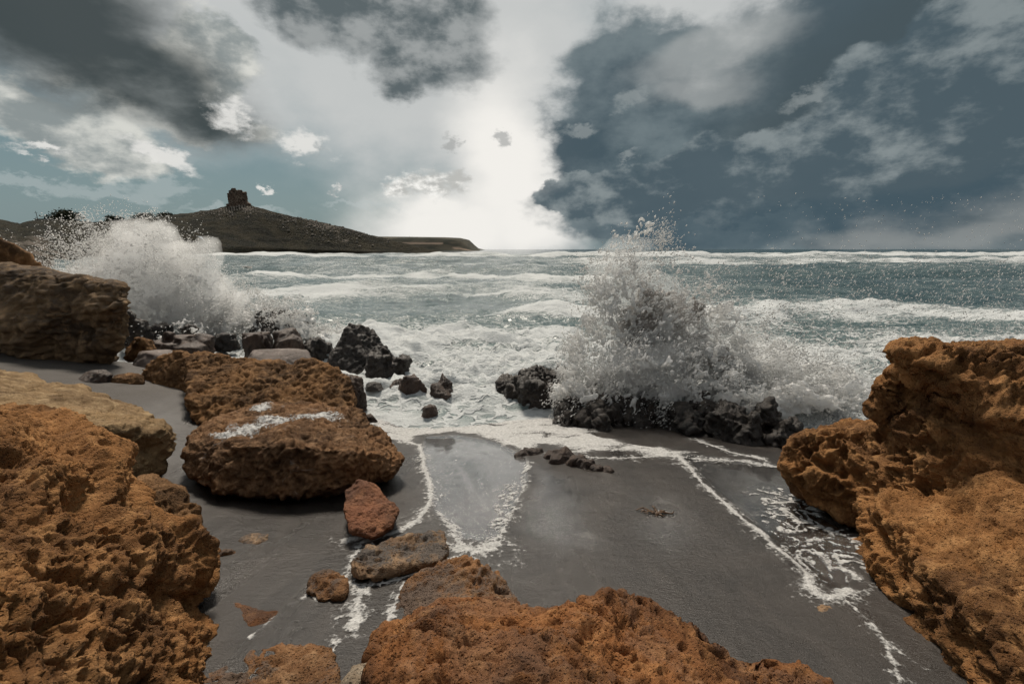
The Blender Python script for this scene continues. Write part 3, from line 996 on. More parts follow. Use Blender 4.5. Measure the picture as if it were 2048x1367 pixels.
# ---- smaller rocks and stones: irregular blocks standing in sand or water
def stone(px0, px1, top, bot, y, style, mat, label, voxel=None, name='rock', cat='rock', group=None, deep=0.8, amp=1.0, seed=0, flat=1.0, n=15, cluster=0):
    rs = np.random.RandomState(100 + seed)
    if y is None:
        y = on_sand(0.5 * (px0 + px1), bot)[1] + 0.02
    c0, c1 = at(px0, bot, y), at(px1, bot, y)
    zt = at(0.5 * (px0 + px1), top, y + 0.15)[2]
    w = (c1[0] - c0[0]) / 2
    cx, zb = (c0[0] + c1[0]) / 2, c0[2]
    h = max(zt - zb, 0.03)
    d = w * deep
    pts = []
    for _ in range(n):
        v = rs.normal(size=3)
        v /= np.linalg.norm(v)
        v = np.sign(v) * np.abs(v) ** 0.75 * (0.85 + 0.15 * rs.rand())
        zz_ = zb + max(v[2], -0.5) * h * flat
        pts.append((cx + v[0] * w, y + d * 0.8 + v[1] * d, zz_))
    for a in np.linspace(0, 2 * math.pi, 9)[:-1]:       # broad foot sunk into the ground
        r_ = 0.9 + 0.2 * rs.rand()
        pts.append((cx + math.cos(a) * w * r_, y + d * 0.8 + math.sin(a) * d * r_, zb - 0.35 * h - 0.03))
    hulls = [pts]
    if cluster:                                         # several broken blocks grown together
        hulls = []
        for _ in range(cluster):
            ox, oy, s1, hh = rs.uniform(-0.7, 0.7), rs.uniform(-0.6, 0.6), rs.uniform(0.28, 0.5), rs.uniform(0.45, 1.05)
            sub_ = []
            for _ in range(9):
                v = rs.normal(size=3)
                v /= np.linalg.norm(v)
                sub_.append((cx + (ox + v[0] * s1) * w, y + d * 0.8 + (oy + v[1] * s1 * 1.2) * d, zb + h * hh * max(0.1, 0.55 + 0.5 * v[2])))
            for a in np.linspace(0, 2 * math.pi, 6)[:-1]:
                sub_.append((cx + (ox + math.cos(a) * s1) * w, y + d * 0.8 + (oy + math.sin(a) * s1) * d, zb - 0.35 * h - 0.03))
            hulls.append(sub_)
    vox = (voxel or max(0.008, w / 26)) * 1.15
    return rock(name, hulls, vox, style, mat, label, relax=5, amp=amp, cat=cat, group=group, seed=30.0 + seed * 3.7)


stone(600, 795, 645, 752, 9.6, 'rough', R_WET, 'large black wet rock where the waves break, left of centre', seed=61, amp=1.1, voxel=0.036, n=9)
stone(652, 726, 722, 806, 7.7, 'rough', R_WETB, 'dark brown rock beyond the right end of the rough rock mass', seed=2, amp=0.8, voxel=0.02)
stone(772, 898, 748, 806, 8.2, 'rough', R_WETB, 'brown rock streaked with foam standing in the white wash', seed=3, amp=0.6, voxel=0.02, cluster=5)
stone(836, 882, 806, 836, 7.6, 'jagged', R_WETB, 'small dark rock in the foam in front of the streaked brown rock', seed=4, amp=0.35, voxel=0.013, cluster=4)
stone(726, 762, 762, 776, 8.6, 'smooth', R_WET, 'tiny black rock in the wash below the large black rock', seed=5, amp=0.3)
stone(716, 752, 822, 840, 7.0, 'rough', R_WETB, 'tiny dark rock at the foam edge by the big boulder', seed=6, amp=0.3)
stone(462, 592, 655, 702, 10.5, 'layered', R_WETB, 'bedded wet brown rock behind the rough rock mass', seed=7, amp=0.9, voxel=0.034, cluster=6)
stone(450, 606, 694, 738, 8.5, 'layered', R_PALE, 'smooth pale wet slab behind the rough rock mass', seed=8, amp=0.5, voxel=0.025, flat=0.8)
stone(232, 346, 702, 742, 8.6, 'layered', R_PALE, 'pale grey slab at the foot of the left boulder', seed=9, amp=0.5, voxel=0.025)
stone(236, 300, 668, 708, 9.6, 'rough', R_MID, 'orange-brown rock tucked beside the left boulder', seed=10, amp=0.8, voxel=0.036)
stone(270, 402, 668, 706, 10.6, 'layered', R_WETB, 'long brown wet rock in the spray behind the pale slabs', seed=11, amp=0.9, voxel=0.034, cluster=8)
stone(690, 812, 700, 756, 9.3, 'jagged', R_WET, 'low broken black rocks washed by foam, right of the large black rock', seed=20, amp=0.7, voxel=0.024, cluster=8)
stone(585, 660, 672, 712, 11.0, 'jagged', R_WET, 'jagged dark rock just left of the large black rock', seed=21, amp=0.7, voxel=0.03, cluster=6)
stone(330, 400, 648, 672, 12.4, 'jagged', R_WET, 'small broken dark rock at the foot of the left spray', seed=22, amp=0.7, voxel=0.035, cluster=5)
stone(236, 288, 612, 672, 12.0, 'jagged', R_WET, 'dark wet rock in the spray right behind the left boulder', seed=12, amp=0.8, voxel=0.04)
stone(288, 334, 632, 668, 13.0, 'jagged', R_WET, 'round dark rock under the left burst of spray', seed=13, amp=0.7, voxel=0.04)
stone(388, 465, 628, 650, 15.0, 'jagged', R_WET, 'low dark rock half covered by foam under the left spray', seed=14, amp=0.8, voxel=0.05)
stone(418, 470, 664, 690, 11.6, 'jagged', R_WET, 'dark wet rock between the long brown rock and the bedded one', seed=15, amp=0.7, voxel=0.04)
stone(478, 600, 618, 655, 13.2, 'jagged', R_WET, 'dark rock under the small burst of spray', seed=16, amp=0.9, voxel=0.05)
stone(460, 518, 531, 546, 62.0, 'layered', R_WET, 'dark rock out in the bay below the headland', seed=17, amp=2.5, voxel=0.12, deep=0.6)
stone(116, 198, 738, 764, None, 'rough', R_WETB, 'dark rock lying on the sand under the left boulder', seed=18, amp=0.5, voxel=0.02)
stone(206, 272, 747, 766, None, 'rough', R_MID, 'low brown rock on the sand next to the pale grey slab', seed=19, amp=0.4, voxel=0.02)
# the black reef under the right-hand splash
REEF = 'black reef rocks under the right-hand splash'
for k, (a, b, tp, bt, y, lab) in enumerate((
        (1000, 1165, 755, 806, 8.0, 'black rugged rock at the left end of the reef'),
        (1110, 1270, 806, 876, 6.85, 'black reef rock with foam running round its left side'),
        (1235, 1410, 822, 892, 6.7, 'black reef rock right below the middle of the splash'),
        (1365, 1510, 808, 898, 6.7, 'black reef rock where the thin foam line begins'),
        (1440, 1620, 815, 926, 6.1, 'broad black reef rock touching the tall orange rock'),
        (1180, 1330, 755, 820, 8.2, 'black rock deep inside the splash, behind the front reef'))):
    stone(a, b, tp, bt, y, 'jagged', R_WET, lab, group=REEF, seed=30 + k, amp=0.95, voxel=0.021, deep=1.0, flat=0.7, cluster=16)
# rocks and stones lying on the sand
rs = np.random.RandomState(77)
hulls = []
for px, py, w, h in ((1046, 908, 0.07, 0.035), (1066, 905, 0.08, 0.05), (1106, 914, 0.06, 0.05), (1128, 922, 0.10, 0.085), (1150, 926, 0.09, 0.06), (1172, 933, 0.06, 0.05), (1192, 938, 0.05, 0.03), (1214, 942, 0.05, 0.025)):
    c, w, h = on_sand(px, py), w * 1.9, h * 1.5
    p_ = [c + np.array([w * math.cos(a), 0.8 * w * math.sin(a), -0.06]) * (0.8 + 0.5 * rs.rand()) for a in np.linspace(0, 6.28, 8)[:-1]]
    p_ += [c + np.array([w * 0.8 * rs.uniform(-1, 1), w * 0.6 * rs.uniform(-1, 1), h * rs.uniform(0.3, 1.3)]) for _ in range(6)]
    hulls.append(p_)
rock('rock', hulls, 0.0115, 'jagged', R_WETB, 'low jagged brown outcrop breaking through the wet sand in the middle', relax=1, seed=40.0, amp=0.24)
stone(466, 526, 1060, 1090, None, 'pitted', R_SANDY, 'small tan stone lying alone on the dark sand', seed=50, name='stone', cat='stone', amp=0.25, voxel=0.006)
stone(434, 462, 1103, 1114, None, 'pitted', R_SPECK, 'tiny orange pebble on the sand beside the small tan stone', seed=51, name='stone', cat='stone', amp=0.15, voxel=0.005)
stone(1648, 1730, 1208, 1248, None, 'pitted', R_SANDY, 'flat brown rock just showing through the sand below the foam hook', seed=52, amp=0.25, voxel=0.007, flat=0.5)


print('rocks', time.time() - T0, sum(len(o.data.polygons) for o in ROCKS) * 2)
# ------------------------------------------------------------------ foam lying on the sand
def mat_foam():
    m, out = material('sea_foam')
    P = position()
    b = voronoi(P, 70.0)
    n = noise(P, 26.0, 5, 0.65)
    c = mixc(sstep(n, 0.3, 0.7), (0.36, 0.355, 0.345), (0.62, 0.615, 0.60))
    p = principled(None, c, 0.5, b * -0.5 + n + noise(P, 7.0, 4, 0.6) * 1.4, 0.022, 1.0, spec=0.4)
    # thin margins break up into separate bubbles
    body = attribute('body') + (noise(P, 60.0, 3, 0.7) - 0.5) * 1.1 + (voronoi(P, 38.0) - 0.45) * 0.5
    t = E.node('ShaderNodeBsdfTransparent')
    mx = E.node('ShaderNodeMixShader')
    E.put(mx.inputs[0], sstep(body, 0.02, 0.60, 0.0, 0.93))
    E.tree.links.new(t.outputs[0], mx.inputs[1])
    E.tree.links.new(p.outputs[0], mx.inputs[2])
    E.tree.links.new(mx.outputs[0], out.inputs[0])
    return m


M_FOAM = mat_foam()
FOAM_LINES = [   # traced along the rims of the last waves: points, half width (m), strength, raggedness
    ([(800, 876), (838, 890), (850, 930), (862, 975), (858, 1010), (835, 1042), (800, 1062), (760, 1076), (722, 1086)], 0.050, 1.0, 0.5),
    ([(825, 1046), (800, 1062)], 0.075, 1.0, 0.4),
    ([(690, 1078), (712, 1076)], 0.065, 1.2, 0.4),
    ([(878, 1030), (903, 1058), (912, 1082), (940, 1100), (985, 1092)], 0.045, 0.8, 0.8),
    ([(915, 1095), (960, 1105), (990, 1090)], 0.12, 0.85, 0.9),
    ([(1056, 925), (1052, 962), (1035, 1010), (1010, 1052), (990, 1082)], 0.030, 0.55, 1.3),
    ([(1030, 965), (1008, 1010), (1000, 1050)], 0.055, 0.35, 1.6),
    ([(905, 1115), (850, 1145), (800, 1158), (740, 1166), (700, 1168)], 0.022, 0.9, 0.7),
    ([(812, 1162), (795, 1205), (768, 1248)], 0.022, 0.8, 0.9),
    ([(716, 1090), (697, 1130), (690, 1160)], 0.016, 0.8, 0.7),
    ([(728, 1172), (714, 1205), (710, 1245)], 0.058, 0.85, 0.9),
    ([(640, 1180), (690, 1165), (720, 1172)], 0.045, 0.8, 0.9),
    ([(628, 1196), (622, 1180)], 0.022, 0.9, 0.5),
    ([(1345, 905), (1375, 930), (1410, 970), (1440, 1000), (1480, 1030), (1520, 1065), (1545, 1095), (1590, 1125), (1618, 1150)], 0.034, 1.0, 0.6),
    ([(1350, 908), (1372, 925)], 0.09, 0.9, 0.8),
    ([(1614, 1150), (1625, 1178), (1650, 1196), (1682, 1192), (1698, 1178)], 0.050, 1.15, 0.35),
    ([(1698, 1182), (1690, 1145), (1680, 1112), (1670, 1082)], 0.018, 0.7, 1.3),
    ([(1590, 1010), (1630, 1050), (1672, 1090)], 0.12, 0.10, 2.0),
    ([(1560, 985), (1600, 1060), (1640, 1110), (1678, 1130)], 0.12, 0.16, 2.0),
    ([(1690, 1200), (1735, 1240), (1758, 1275), (1780, 1320), (1805, 1380)], 0.020, 0.75, 0.9),
    ([(1752, 1272), (1800, 1305), (1850, 1340)], 0.012, 0.7, 0.8),
    ([(1090, 905), (1160, 912), (1240, 918), (1340, 912), (1400, 918), (1480, 922), (1570, 935)], 0.055, 0.8, 1.0),
    ([(1395, 880), (1460, 905), (1520, 918)], 0.060, 0.85, 0.8),
    ([(690, 1210), (668, 1260), (672, 1310)], 0.012, 0.25, 1.4),
    ([(560, 1225), (500, 1275)], 0.010, 0.3, 1.3),
]
WASH = [on_sand(*q)[:2] for q in ((735, 775), (790, 800), (835, 840), (870, 835), (930, 815), (1000, 800), (1060, 800), (1120, 835), (1190, 868), (1260, 885), (1340, 900), (1400, 905),
                                  (1330, 914), (1240, 900), (1150, 900), (1085, 888), (1045, 905), (985, 880), (915, 864), (850, 868), (785, 888), (745, 850), (725, 810))]
cell = 0.0145
fxs, fys = np.arange(-2.6, 4.2, cell), np.arange(1.55, 8.8, cell)
X, Y = np.meshgrid(fxs, fys)
P2 = np.stack([X.ravel(), Y.ravel()], 1)
p3 = np.column_stack([P2, np.zeros(len(P2))])
w1 = fbm(p3 * 2.2 + 4, 3)
w2 = fbm(p3 * 2.2 + 44, 3)
pw = np.column_stack([P2[:, 0] + 0.22 * w1, P2[:, 1] + 0.30 * w2, np.zeros(len(P2))])
lace = ridged(pw * 7.0, 3, 0.6)
grain = fbm(pw * 16.0, 3, 0.6)
field = np.full(len(P2), -1.0)
for pts, wid, strength, rag in FOAM_LINES:
    ln = np.array([on_sand(*q)[:2] for q in pts])
    lo, hi = ln.min(0) - 0.7, ln.max(0) + 0.7
    s_ = np.where(((P2 > lo) & (P2 < hi)).all(1))[0]
    wob = np.stack([w1[s_], w2[s_]], 1) * 0.05
    d, par = poly_dist(P2[s_] + wob, ln)
    ww = 1.25 * wid * (0.8 + 0.9 * fbm(np.column_stack([par * 14, par * 0 + wid * 99, par * 0]), 3, 0.6))
    f = 0.70 * strength * (1 - d / np.maximum(ww, 0.006))
    f = np.maximum(f, 0.34 * (1 - d / np.maximum(3.4 * ww, 0.02)) - 0.34 + 0.62 * np.clip(lace[s_] - 0.30, 0, 1) + 0.25 * grain[s_]) * np.where(d < ww * 3.4, 1, -1)
    f = f + rag * (0.45 * (lace[s_] - 0.55) + 0.55 * grain[s_]) * np.where(d < ww * 2.0, 1, 0)
    f = np.where(d < ww * 3.4, f, -1)
    field[s_] = np.maximum(field[s_], f)
dw, _ = poly_dist(P2 + np.stack([w1, w2], 1) * 0.10, np.array(WASH + WASH[:1]))
inw = in_poly(P2 + np.stack([w1, w2], 1) * 0.10, WASH)
sdw = np.where(inw, dw, -dw)
swirl = fbm(np.column_stack([pw[:, 0] * 1.5, pw[:, 1] * 3.2, 0 * w1]) + 7, 4, 0.6)
f = np.clip(sdw / 0.25, -1, 0.55) + 1.5 * swirl + 0.40 * grain + 0.10 * lace + 0.06
field = np.maximum(field, f)
zs, _ = sand_full(P2)
thick = 0.011 * np.clip(field, 0, 1.2) ** 0.8 * (0.8 + 0.7 * grain)
zf = np.maximum(zs, 0.045) + thick + 0.002
ok = field > -0.12
F = grid_faces(len(fys), len(fxs))
F = F[ok[F].all(1)]
used = np.unique(F)
remap = np.full(len(P2), -1)
remap[used] = np.arange(len(used))
V = np.column_stack([P2, zf])[used]
me = mesh_from('foam', V, remap[F])
attr(me, 'body', field[used])
put('foam', me, M_FOAM, label='white foam left in lines and lacy sheets on the dark sand', cat='foam', kind='stuff')

# foam caught in the hollows on top of the big boulder
V, N = get_vn(BIG.data)
F = np.empty(len(BIG.data.loops), np.int32)
BIG.data.loops.foreach_get('vertex_index', F)
F = F.reshape(-1, 4)
body = np.full(len(V), -1.0)
for px, py, y, rx, ry in ((505, 872, 4.7, 0.30, 0.20), (545, 850, 4.9, 0.22, 0.16), (525, 818, 5.45, 0.16, 0.20), (640, 838, 5.1, 0.34, 0.14), (455, 885, 4.6, 0.16, 0.12)):
    c_ = at(px, py, y)
    e_ = 1 - np.hypot((V[:, 0] - c_[0]) / rx, (V[:, 1] - c_[1]) / ry)
    body = np.maximum(body, e_ * 0.8)
body = body + 0.55 * fbm(V * 5.5 + 3, 4, 0.6) - 0.05 + 0.25 * (N[:, 2] - 0.75) - 3.0 * (N[:, 2] < 0.25)
F = F[(body[F] > -0.05).all(1)]
used = np.unique(F)
remap = np.full(len(V), -1)
remap[used] = np.arange(len(used))
me = mesh_from('foam', (V + N * (0.003 + 0.008 * np.clip(body, 0, 1))[:, None])[used], remap[F])
attr(me, 'body', body[used])
put('foam', me, M_FOAM, label='white foam puddled on top of the big brown boulder', cat='foam', kind='stuff')

# ------------------------------------------------------------------ bursts of spray
def mat_spray(name, c0, c1, trans):
    m, out = material(name)
    P = position()
    n = noise(P, 9.0, 4, 0.6)
    c = mixc(n, c0, c1)
    b = principled(None, c, 0.35, spec=0.5)
    t = E.node('ShaderNodeBsdfTranslucent')
    E.put(t.inputs[0], c)
    mx = E.node('ShaderNodeMixShader')
    mx.inputs[0].default_value = trans
    E.tree.links.new(b.outputs[0], mx.inputs[1])
    E.tree.links.new(t.outputs[0], mx.inputs[2])
    E.tree.links.new(mx.outputs[0], out.inputs[0])
    return m


M_SPRAY = mat_spray('white_spray', (0.76, 0.76, 0.75), (0.93, 0.93, 0.92), 0.58)
M_SHADED = mat_spray('shaded_water', (0.22, 0.19, 0.17), (0.60, 0.57, 0.54), 0.45)  # brownish dark tones stand in for shade in thick backlit water


def mat_mist(density, name):
    m, out = material(name)
    v = E.node('ShaderNodeVolumePrincipled')
    v.inputs['Color'].default_value = (0.985, 0.985, 0.98, 1)
    v.inputs['Density'].default_value = density
    v.inputs['Anisotropy'].default_value = 0.2
    E.tree.links.new(v.outputs[0], out.inputs['Volume'])
    return m


_TET_V = np.array([(1, 1, 1), (1, -1, -1), (-1, 1, -1), (-1, -1, 1)], float) * 0.75
_TET_F = np.array([(0, 1, 2), (0, 3, 1), (0, 2, 3), (1, 3, 2)])
_g = (1 + 5 ** 0.5) / 2
_ICO_V = np.array([(-1, _g, 0), (1, _g, 0), (-1, -_g, 0), (1, -_g, 0), (0, -1, _g), (0, 1, _g), (0, -1, -_g), (0, 1, -_g), (_g, 0, -1), (_g, 0, 1), (-_g, 0, -1), (-_g, 0, 1)]) / math.hypot(1, _g)
_ICO_F = np.array([(0, 11, 5), (0, 5, 1), (0, 1, 7), (0, 7, 10), (0, 10, 11), (1, 5, 9), (5, 11, 4), (11, 10, 2), (10, 7, 6), (7, 1, 8), (3, 9, 4), (3, 4, 2), (3, 2, 6), (3, 6, 8),
                   (3, 8, 9), (4, 9, 5), (2, 4, 11), (6, 2, 10), (8, 6, 7), (9, 8, 1)])


def drops_mesh(name, P, r, stretch_=None, base='tet'):
    BV, BF = (_TET_V, _TET_F) if base == 'tet' else (_ICO_V, _ICO_F)
    V = BV[None] * np.asarray(r)[:, None, None]
    if stretch_ is not None:     # drops drawn out along their flight
        k = (V @ np.ones(3))[..., None] * 0
        proj = np.einsum('nij,nj->ni', V, stretch_)
        V = V + proj[..., None] * stretch_[:, None, :] * 1.6
    V = V + P[:, None, :]
    F = BF[None] + (np.arange(len(P)) * len(BV))[:, None, None]
    return mesh_from(name, V.reshape(-1, 3), F.reshape(-1, 3))


def swirl3(P, freq, amp, seed):
    Q = P * freq + seed
    return amp * np.stack([perlin(Q + 1.7), perlin(Q + 55.1), perlin(Q + 91.3)], 1)


def lumps(P, r, voxel, relax=1, flight=None):
    tmp = drops_mesh('tmp', P, r, flight, base='ico')
    bm = bmesh.new()
    bm.from_mesh(tmp)
    bpy.data.meshes.remove(tmp)
    me = bpy.data.meshes.new('tmp')
    bm.to_mesh(me)
    bm.free()
    o = bpy.data.objects.new('tmp', me)
    COL.objects.link(o)
    q = o.modifiers.new('r', 'REMESH')
    q.mode, q.voxel_size = 'VOXEL', voxel
    if relax:
        s = o.modifiers.new('s', 'SMOOTH')
        s.factor, s.iterations = 0.5, relax
    dg = bpy.context.evaluated_depsgraph_get()
    me2 = bpy.data.meshes.new_from_object(o.evaluated_get(dg))
    bpy.data.objects.remove(o)
    bpy.data.meshes.remove(me)
    me2.polygons.foreach_set('use_smooth', np.full(len(me2.polygons), True))
    return me2


def fountain(n, profile, y0, thick, seed, fan=0.25, lean=0.0, bias=1.0, warp=1.0, thr=0.0, sharp=3.0):
    """points thrown up from a line: profile = [(x, z_low, z_high)], gathered into strings and fingers"""
    rs = np.random.RandomState(seed)
    xs, lo, hi = map(np.array, zip(*profile))
    x = xs[0] + (xs[-1] - xs[0]) * rs.rand(n)
    h = rs.rand(n) ** bias
    l, u = np.interp(x, xs, lo), np.interp(x, xs, hi)
    finger = 1 + 0.36 * fbm(np.column_stack([x * 2.6, np.full(n, seed), 0 * x]), 3, 0.6)
    z = l + (u - l) * h * finger
    y = y0 + thick * (rs.rand(n) - 0.5) * (0.6 + 0.6 * h) + lean * h
    P = np.column_stack([x, y, z])
    P = P + swirl3(P, 1.1, 0.35 * warp, seed) + swirl3(P, 2.7, 0.20 * warp, seed + 5) + swirl3(P, 6.5, 0.09 * warp, seed + 9) + swirl3(P, 15, 0.035 * warp, seed + 13)
    rg = ridged(P * np.array([sharp, sharp, sharp * 0.75]) + seed, 3, 0.6)
    keep = rg + 0.5 * (rs.rand(n) - 0.5) - 0.14 * h > thr
    return P[keep], h[keep], rs


def xz(px, py, y):
    p = at(px, py, y)
    return p[0], p[2]


def prof(y, rows):
    """rows of (px, py_low, py_high) turned into x, z_low, z_high at the depth y"""
    return [(xz(px, b, y)[0], xz(px, b, y)[1], xz(px, t, y)[1]) for px, b, t in rows]


# the great splash on the right
YB = 8.1
root = empty('wave_splash', at(1300, 860, YB), 'tall burst of white water thrown up over the black reef right of centre', 'splash')
root_inv = root.matrix_basis.inverted()


def child(name, me, mat, root, kind='stuff', label=None):
    o = put(name, me, mat, parent=root, kind=kind, label=label)
    o.matrix_parent_inverse = root.matrix_basis.inverted()
    return o


tall = prof(YB + 0.3, [(1130, 800, 700), (1165, 790, 560), (1200, 790, 500), (1240, 800, 465), (1275, 810, 462), (1320, 820, 480), (1350, 830, 540), (1400, 840, 585), (1460, 850, 625), (1530, 850, 690),
                      (1600, 850, 720), (1700, 850, 740)])
front = prof(YB - 0.5, [(1110, 815, 770), (1160, 825, 690), (1220, 840, 665), (1290, 850, 655), (1350, 840, 675), (1420, 835, 715), (1500, 830, 755), (1600, 840, 775), (1700, 840, 770)])
Pc, hc, rs = fountain(46000, tall, YB + 0.3, 0.8, 3, warp=1.0, thr=0.62, bias=0.72, lean=0.2, sharp=2.3)
rc = (0.026 - 0.011 * hc) * (0.5 + 0.9 * rs.rand(len(Pc)))
Pf, hf, rs = fountain(36000, front, YB - 0.5, 0.8, 5, warp=1.0, thr=0.68, bias=1.0, sharp=2.3)
rf = (0.027 - 0.010 * hf) * (0.45 + 0.9 * rs.rand(len(Pf)))
Pcf = np.vstack([Pc, Pf])
x0_ = at(1250, 700, YB)[0]
fl = np.column_stack([0.45 * (Pcf[:, 0] - x0_) + 0.15, 0 * Pcf[:, 0], 1.0 - 0.55 * np.clip(Pcf[:, 0] - x0_, 0, 4)]) + swirl3(Pcf, 1.8, 0.8, 77)
fl /= np.linalg.norm(fl, axis=1)[:, None]
child('white_water', lumps(Pcf, np.concatenate([rc, rf]), 0.0235, 1, fl), M_SPRAY, root)
# thick water standing inside it, its backlit shade put into the darker colour
Ps, hs_, rs = fountain(5200, prof(YB + 0.1, [(1255, 720, 640), (1290, 735, 600), (1340, 745, 590), (1390, 750, 620), (1430, 760, 680), (1470, 780, 730)]), YB + 0.55, 0.5, 8, warp=0.7, thr=0.5)
child('shaded_water', lumps(Ps, 0.055 * (0.5 + 0.8 * rs.rand(len(Ps))), 0.031), M_SHADED, root)
Pd, hd, rs = fountain(62000, tall, YB + 0.2, 1.3, 11, warp=1.25, thr=0.48, bias=0.75)
Pd2, hd2, rs2 = fountain(28000, front, YB - 0.5, 1.2, 13, warp=1.3, thr=0.42)
Pd = np.vstack([Pd, Pd2])
rd = 0.004 + 0.008 * np.random.RandomState(4).rand(len(Pd)) ** 2.2
# drops flung to the right, over the rock
rs = np.random.RandomState(21)
n = 12000
px_, py_ = 1430 + 620 * rs.rand(n) ** 1.1, 850 - 330 * rs.rand(n) ** 1.5
far_ = rs.rand(n) < 0.06
py_[far_] = 690 - 300 * rs.rand(far_.sum()) ** 0.8
px_[far_] = 1500 + 560 * rs.rand(far_.sum()) ** 0.7
yd = YB - 1.2 + 2.2 * rs.rand(n)
Pr = np.array([at(a, b, c) for a, b, c in zip(px_, py_, yd)])
Pr = Pr + swirl3(Pr, 2.2, 0.25, 3) + swirl3(Pr, 6, 0.10, 8)
rr = 0.0035 + 0.0085 * rs.rand(n) ** 2.5
rr[far_] *= 0.8
wind = np.tile(np.array([0.75, 0.1, 0.6]) / 0.966, (n + len(Pd), 1)) + rs.normal(size=(n + len(Pd), 3)) * 0.35
wind /= np.linalg.norm(wind, axis=1)[:, None]
child('droplets', drops_mesh('droplets', np.vstack([Pd, Pr]), np.concatenate([rd, rr]), wind), M_SPRAY, root)
print('splash drops', len(Pd) + n, 'lumps', len(Pc) + len(Pf), time.time() - T0)


def mist_blob(name, parts, mat, root, voxel, seed, amp):
    """closed lumpy cloud of fine spray"""
    bm = bmesh.new()
    for c, r in parts:
        k = bmesh.ops.create_icosphere(bm, subdivisions=3, radius=1.0)
        for v in k['verts']:
            v.co = Vector((c[0] + v.co.x * r[0], c[1] + v.co.y * r[1], c[2] + v.co.z * r[2]))
    me = remeshed(bm, voxel, 4)
    V, N = get_vn(me)
    V = V + N * (amp * fbm(V * 1.1 + seed, 4, 0.6))[:, None]
    set_v(me, V)
    return child(name, me, mat, root)


def B(px, py, y, w, h, d):
    s = y / FPX
    return (at(px, py, y), (w * s, d, h * s))


mist_blob('fine_mist', [B(1270, 610, YB + 0.6, 95, 95, 0.5), B(1360, 690, YB + 0.6, 150, 90, 0.6), B(1560, 770, YB + 0.5, 200, 70, 0.7), B(1230, 540, YB + 0.7, 55, 50, 0.35), B(1260, 500, YB + 0.5, 45, 30, 0.25), B(1290, 745, YB - 0.3, 130, 55, 0.4), B(1470, 720, YB + 0.4, 130, 70, 0.5), B(1660, 800, YB + 0.3, 110, 45, 0.6)],
          mat_mist(0.8, 'spray_mist_thin'), root, 0.09, 3, 0.40)

# the burst on the left, behind the boulder
YL = 15.0
rootl = empty('wave_splash', at(300, 650, YL), 'wide misty burst of spray behind the boulder on the left', 'splash')
left = prof(YL, [(90, 640, 520), (150, 640, 480), (195, 650, 448), (250, 655, 435), (310, 660, 438), (360, 660, 452), (400, 665, 490), (432, 670, 490), (450, 670, 560), (520, 680, 600), (600, 690, 640)])
Pl, hl, rs = fountain(14000, left, YL, 1.6, 31, warp=1.5, thr=0.62, bias=1.2, sharp=1.6)
child('white_water', lumps(Pl, (0.075 - 0.045 * hl) * (0.5 + 0.9 * rs.rand(len(Pl))), 0.05), M_SPRAY, rootl)
Pm, hm, rs = fountain(66000, left, YL, 2.6, 33, warp=1.7, thr=0.35, bias=0.8, sharp=1.3)
child('droplets', drops_mesh('droplets', Pm, 0.008 + 0.016 * rs.rand(len(Pm)) ** 2), M_SPRAY, rootl)
mist_blob('fine_mist', [B(300, 560, YL, 130, 100, 1.1), B(250, 610, YL, 150, 70, 1.2), B(380, 600, YL, 110, 80, 1.0), B(290, 490, YL, 90, 50, 0.7), B(420, 520, YL, 26, 40, 0.4)],
          mat_mist(1.1, 'spray_mist'), rootl, 0.14, 9, 0.95)
Pw, hw, rs = fountain(9000, prof(12.6, [(235, 700, 665), (300, 700, 650), (360, 700, 640), (420, 700, 645), (480, 700, 655), (600, 705, 660)]), 12.6, 1.6, 37, warp=0.8, thr=0.55, sharp=2.0)
child('white_water', lumps(Pw, 0.03 * (0.4 + 0.8 * rs.rand(len(Pw))), 0.030), M_SPRAY, rootl)
# the small burst beside it
YS_ = 13.6
roots = empty('wave_splash', at(545, 650, YS_), 'small dome of spray behind the bedded wet rock', 'splash')
sm = prof(YS_, [(470, 650, 635), (505, 660, 600), (540, 665, 590), (575, 670, 598), (620, 690, 630), (680, 700, 660), (740, 700, 680)])
Pq, hq, rs = fountain(9000, sm, YS_, 1.0, 41, warp=0.8, thr=0.5, sharp=2.2)
child('white_water', lumps(Pq, (0.055 - 0.03 * hq) * (0.5 + 0.9 * rs.rand(len(Pq))), 0.038), M_SPRAY, roots)
Pq, hq, rs = fountain(16000, sm, YS_, 1.6, 43, warp=1.1, thr=0.35, sharp=2.0)
child('droplets', drops_mesh('droplets', Pq, 0.007 + 0.014 * rs.rand(len(Pq)) ** 2), M_SPRAY, roots)
print('spray done', time.time() - T0)

# ------------------------------------------------------------------ tower, trees and hut on the headland
def ridge_point(px, t=1.0):
    c = int(np.argmin(np.abs(hu - (px - 1024.0) / FPX * math.cos(PITCH))))
    r = int(round((0.10 + 0.52 * t) * (len(hv) - 1)))
    return HILL[r, c].copy()


def mat_stone_far():
    m, out = material('old_tower_masonry')
    P = position()
    n = noise(P, 0.5, 6, 0.65)
    b = E.node('ShaderNodeTexBrick')
    E.put(b.inputs['Vector'], mapping(P, rot=(math.pi / 2, 0, 0)))
    b.inputs['Scale'].default_value = 0.9
    b.inputs['Color1'].default_value = (0.085, 0.058, 0.044, 1)
    b.inputs['Color2'].default_value = (0.125, 0.088, 0.066, 1)
    b.inputs['Mortar'].default_value = (0.055, 0.042, 0.034, 1)
    c = mixc(sstep(n, 0.45, 0.7), E(b.outputs[0]), (0.17, 0.135, 0.105))
    principled(out, c, 0.95, n, 0.3, 0.8, spec=0.15)
    return m


M_TOWER = mat_stone_far()


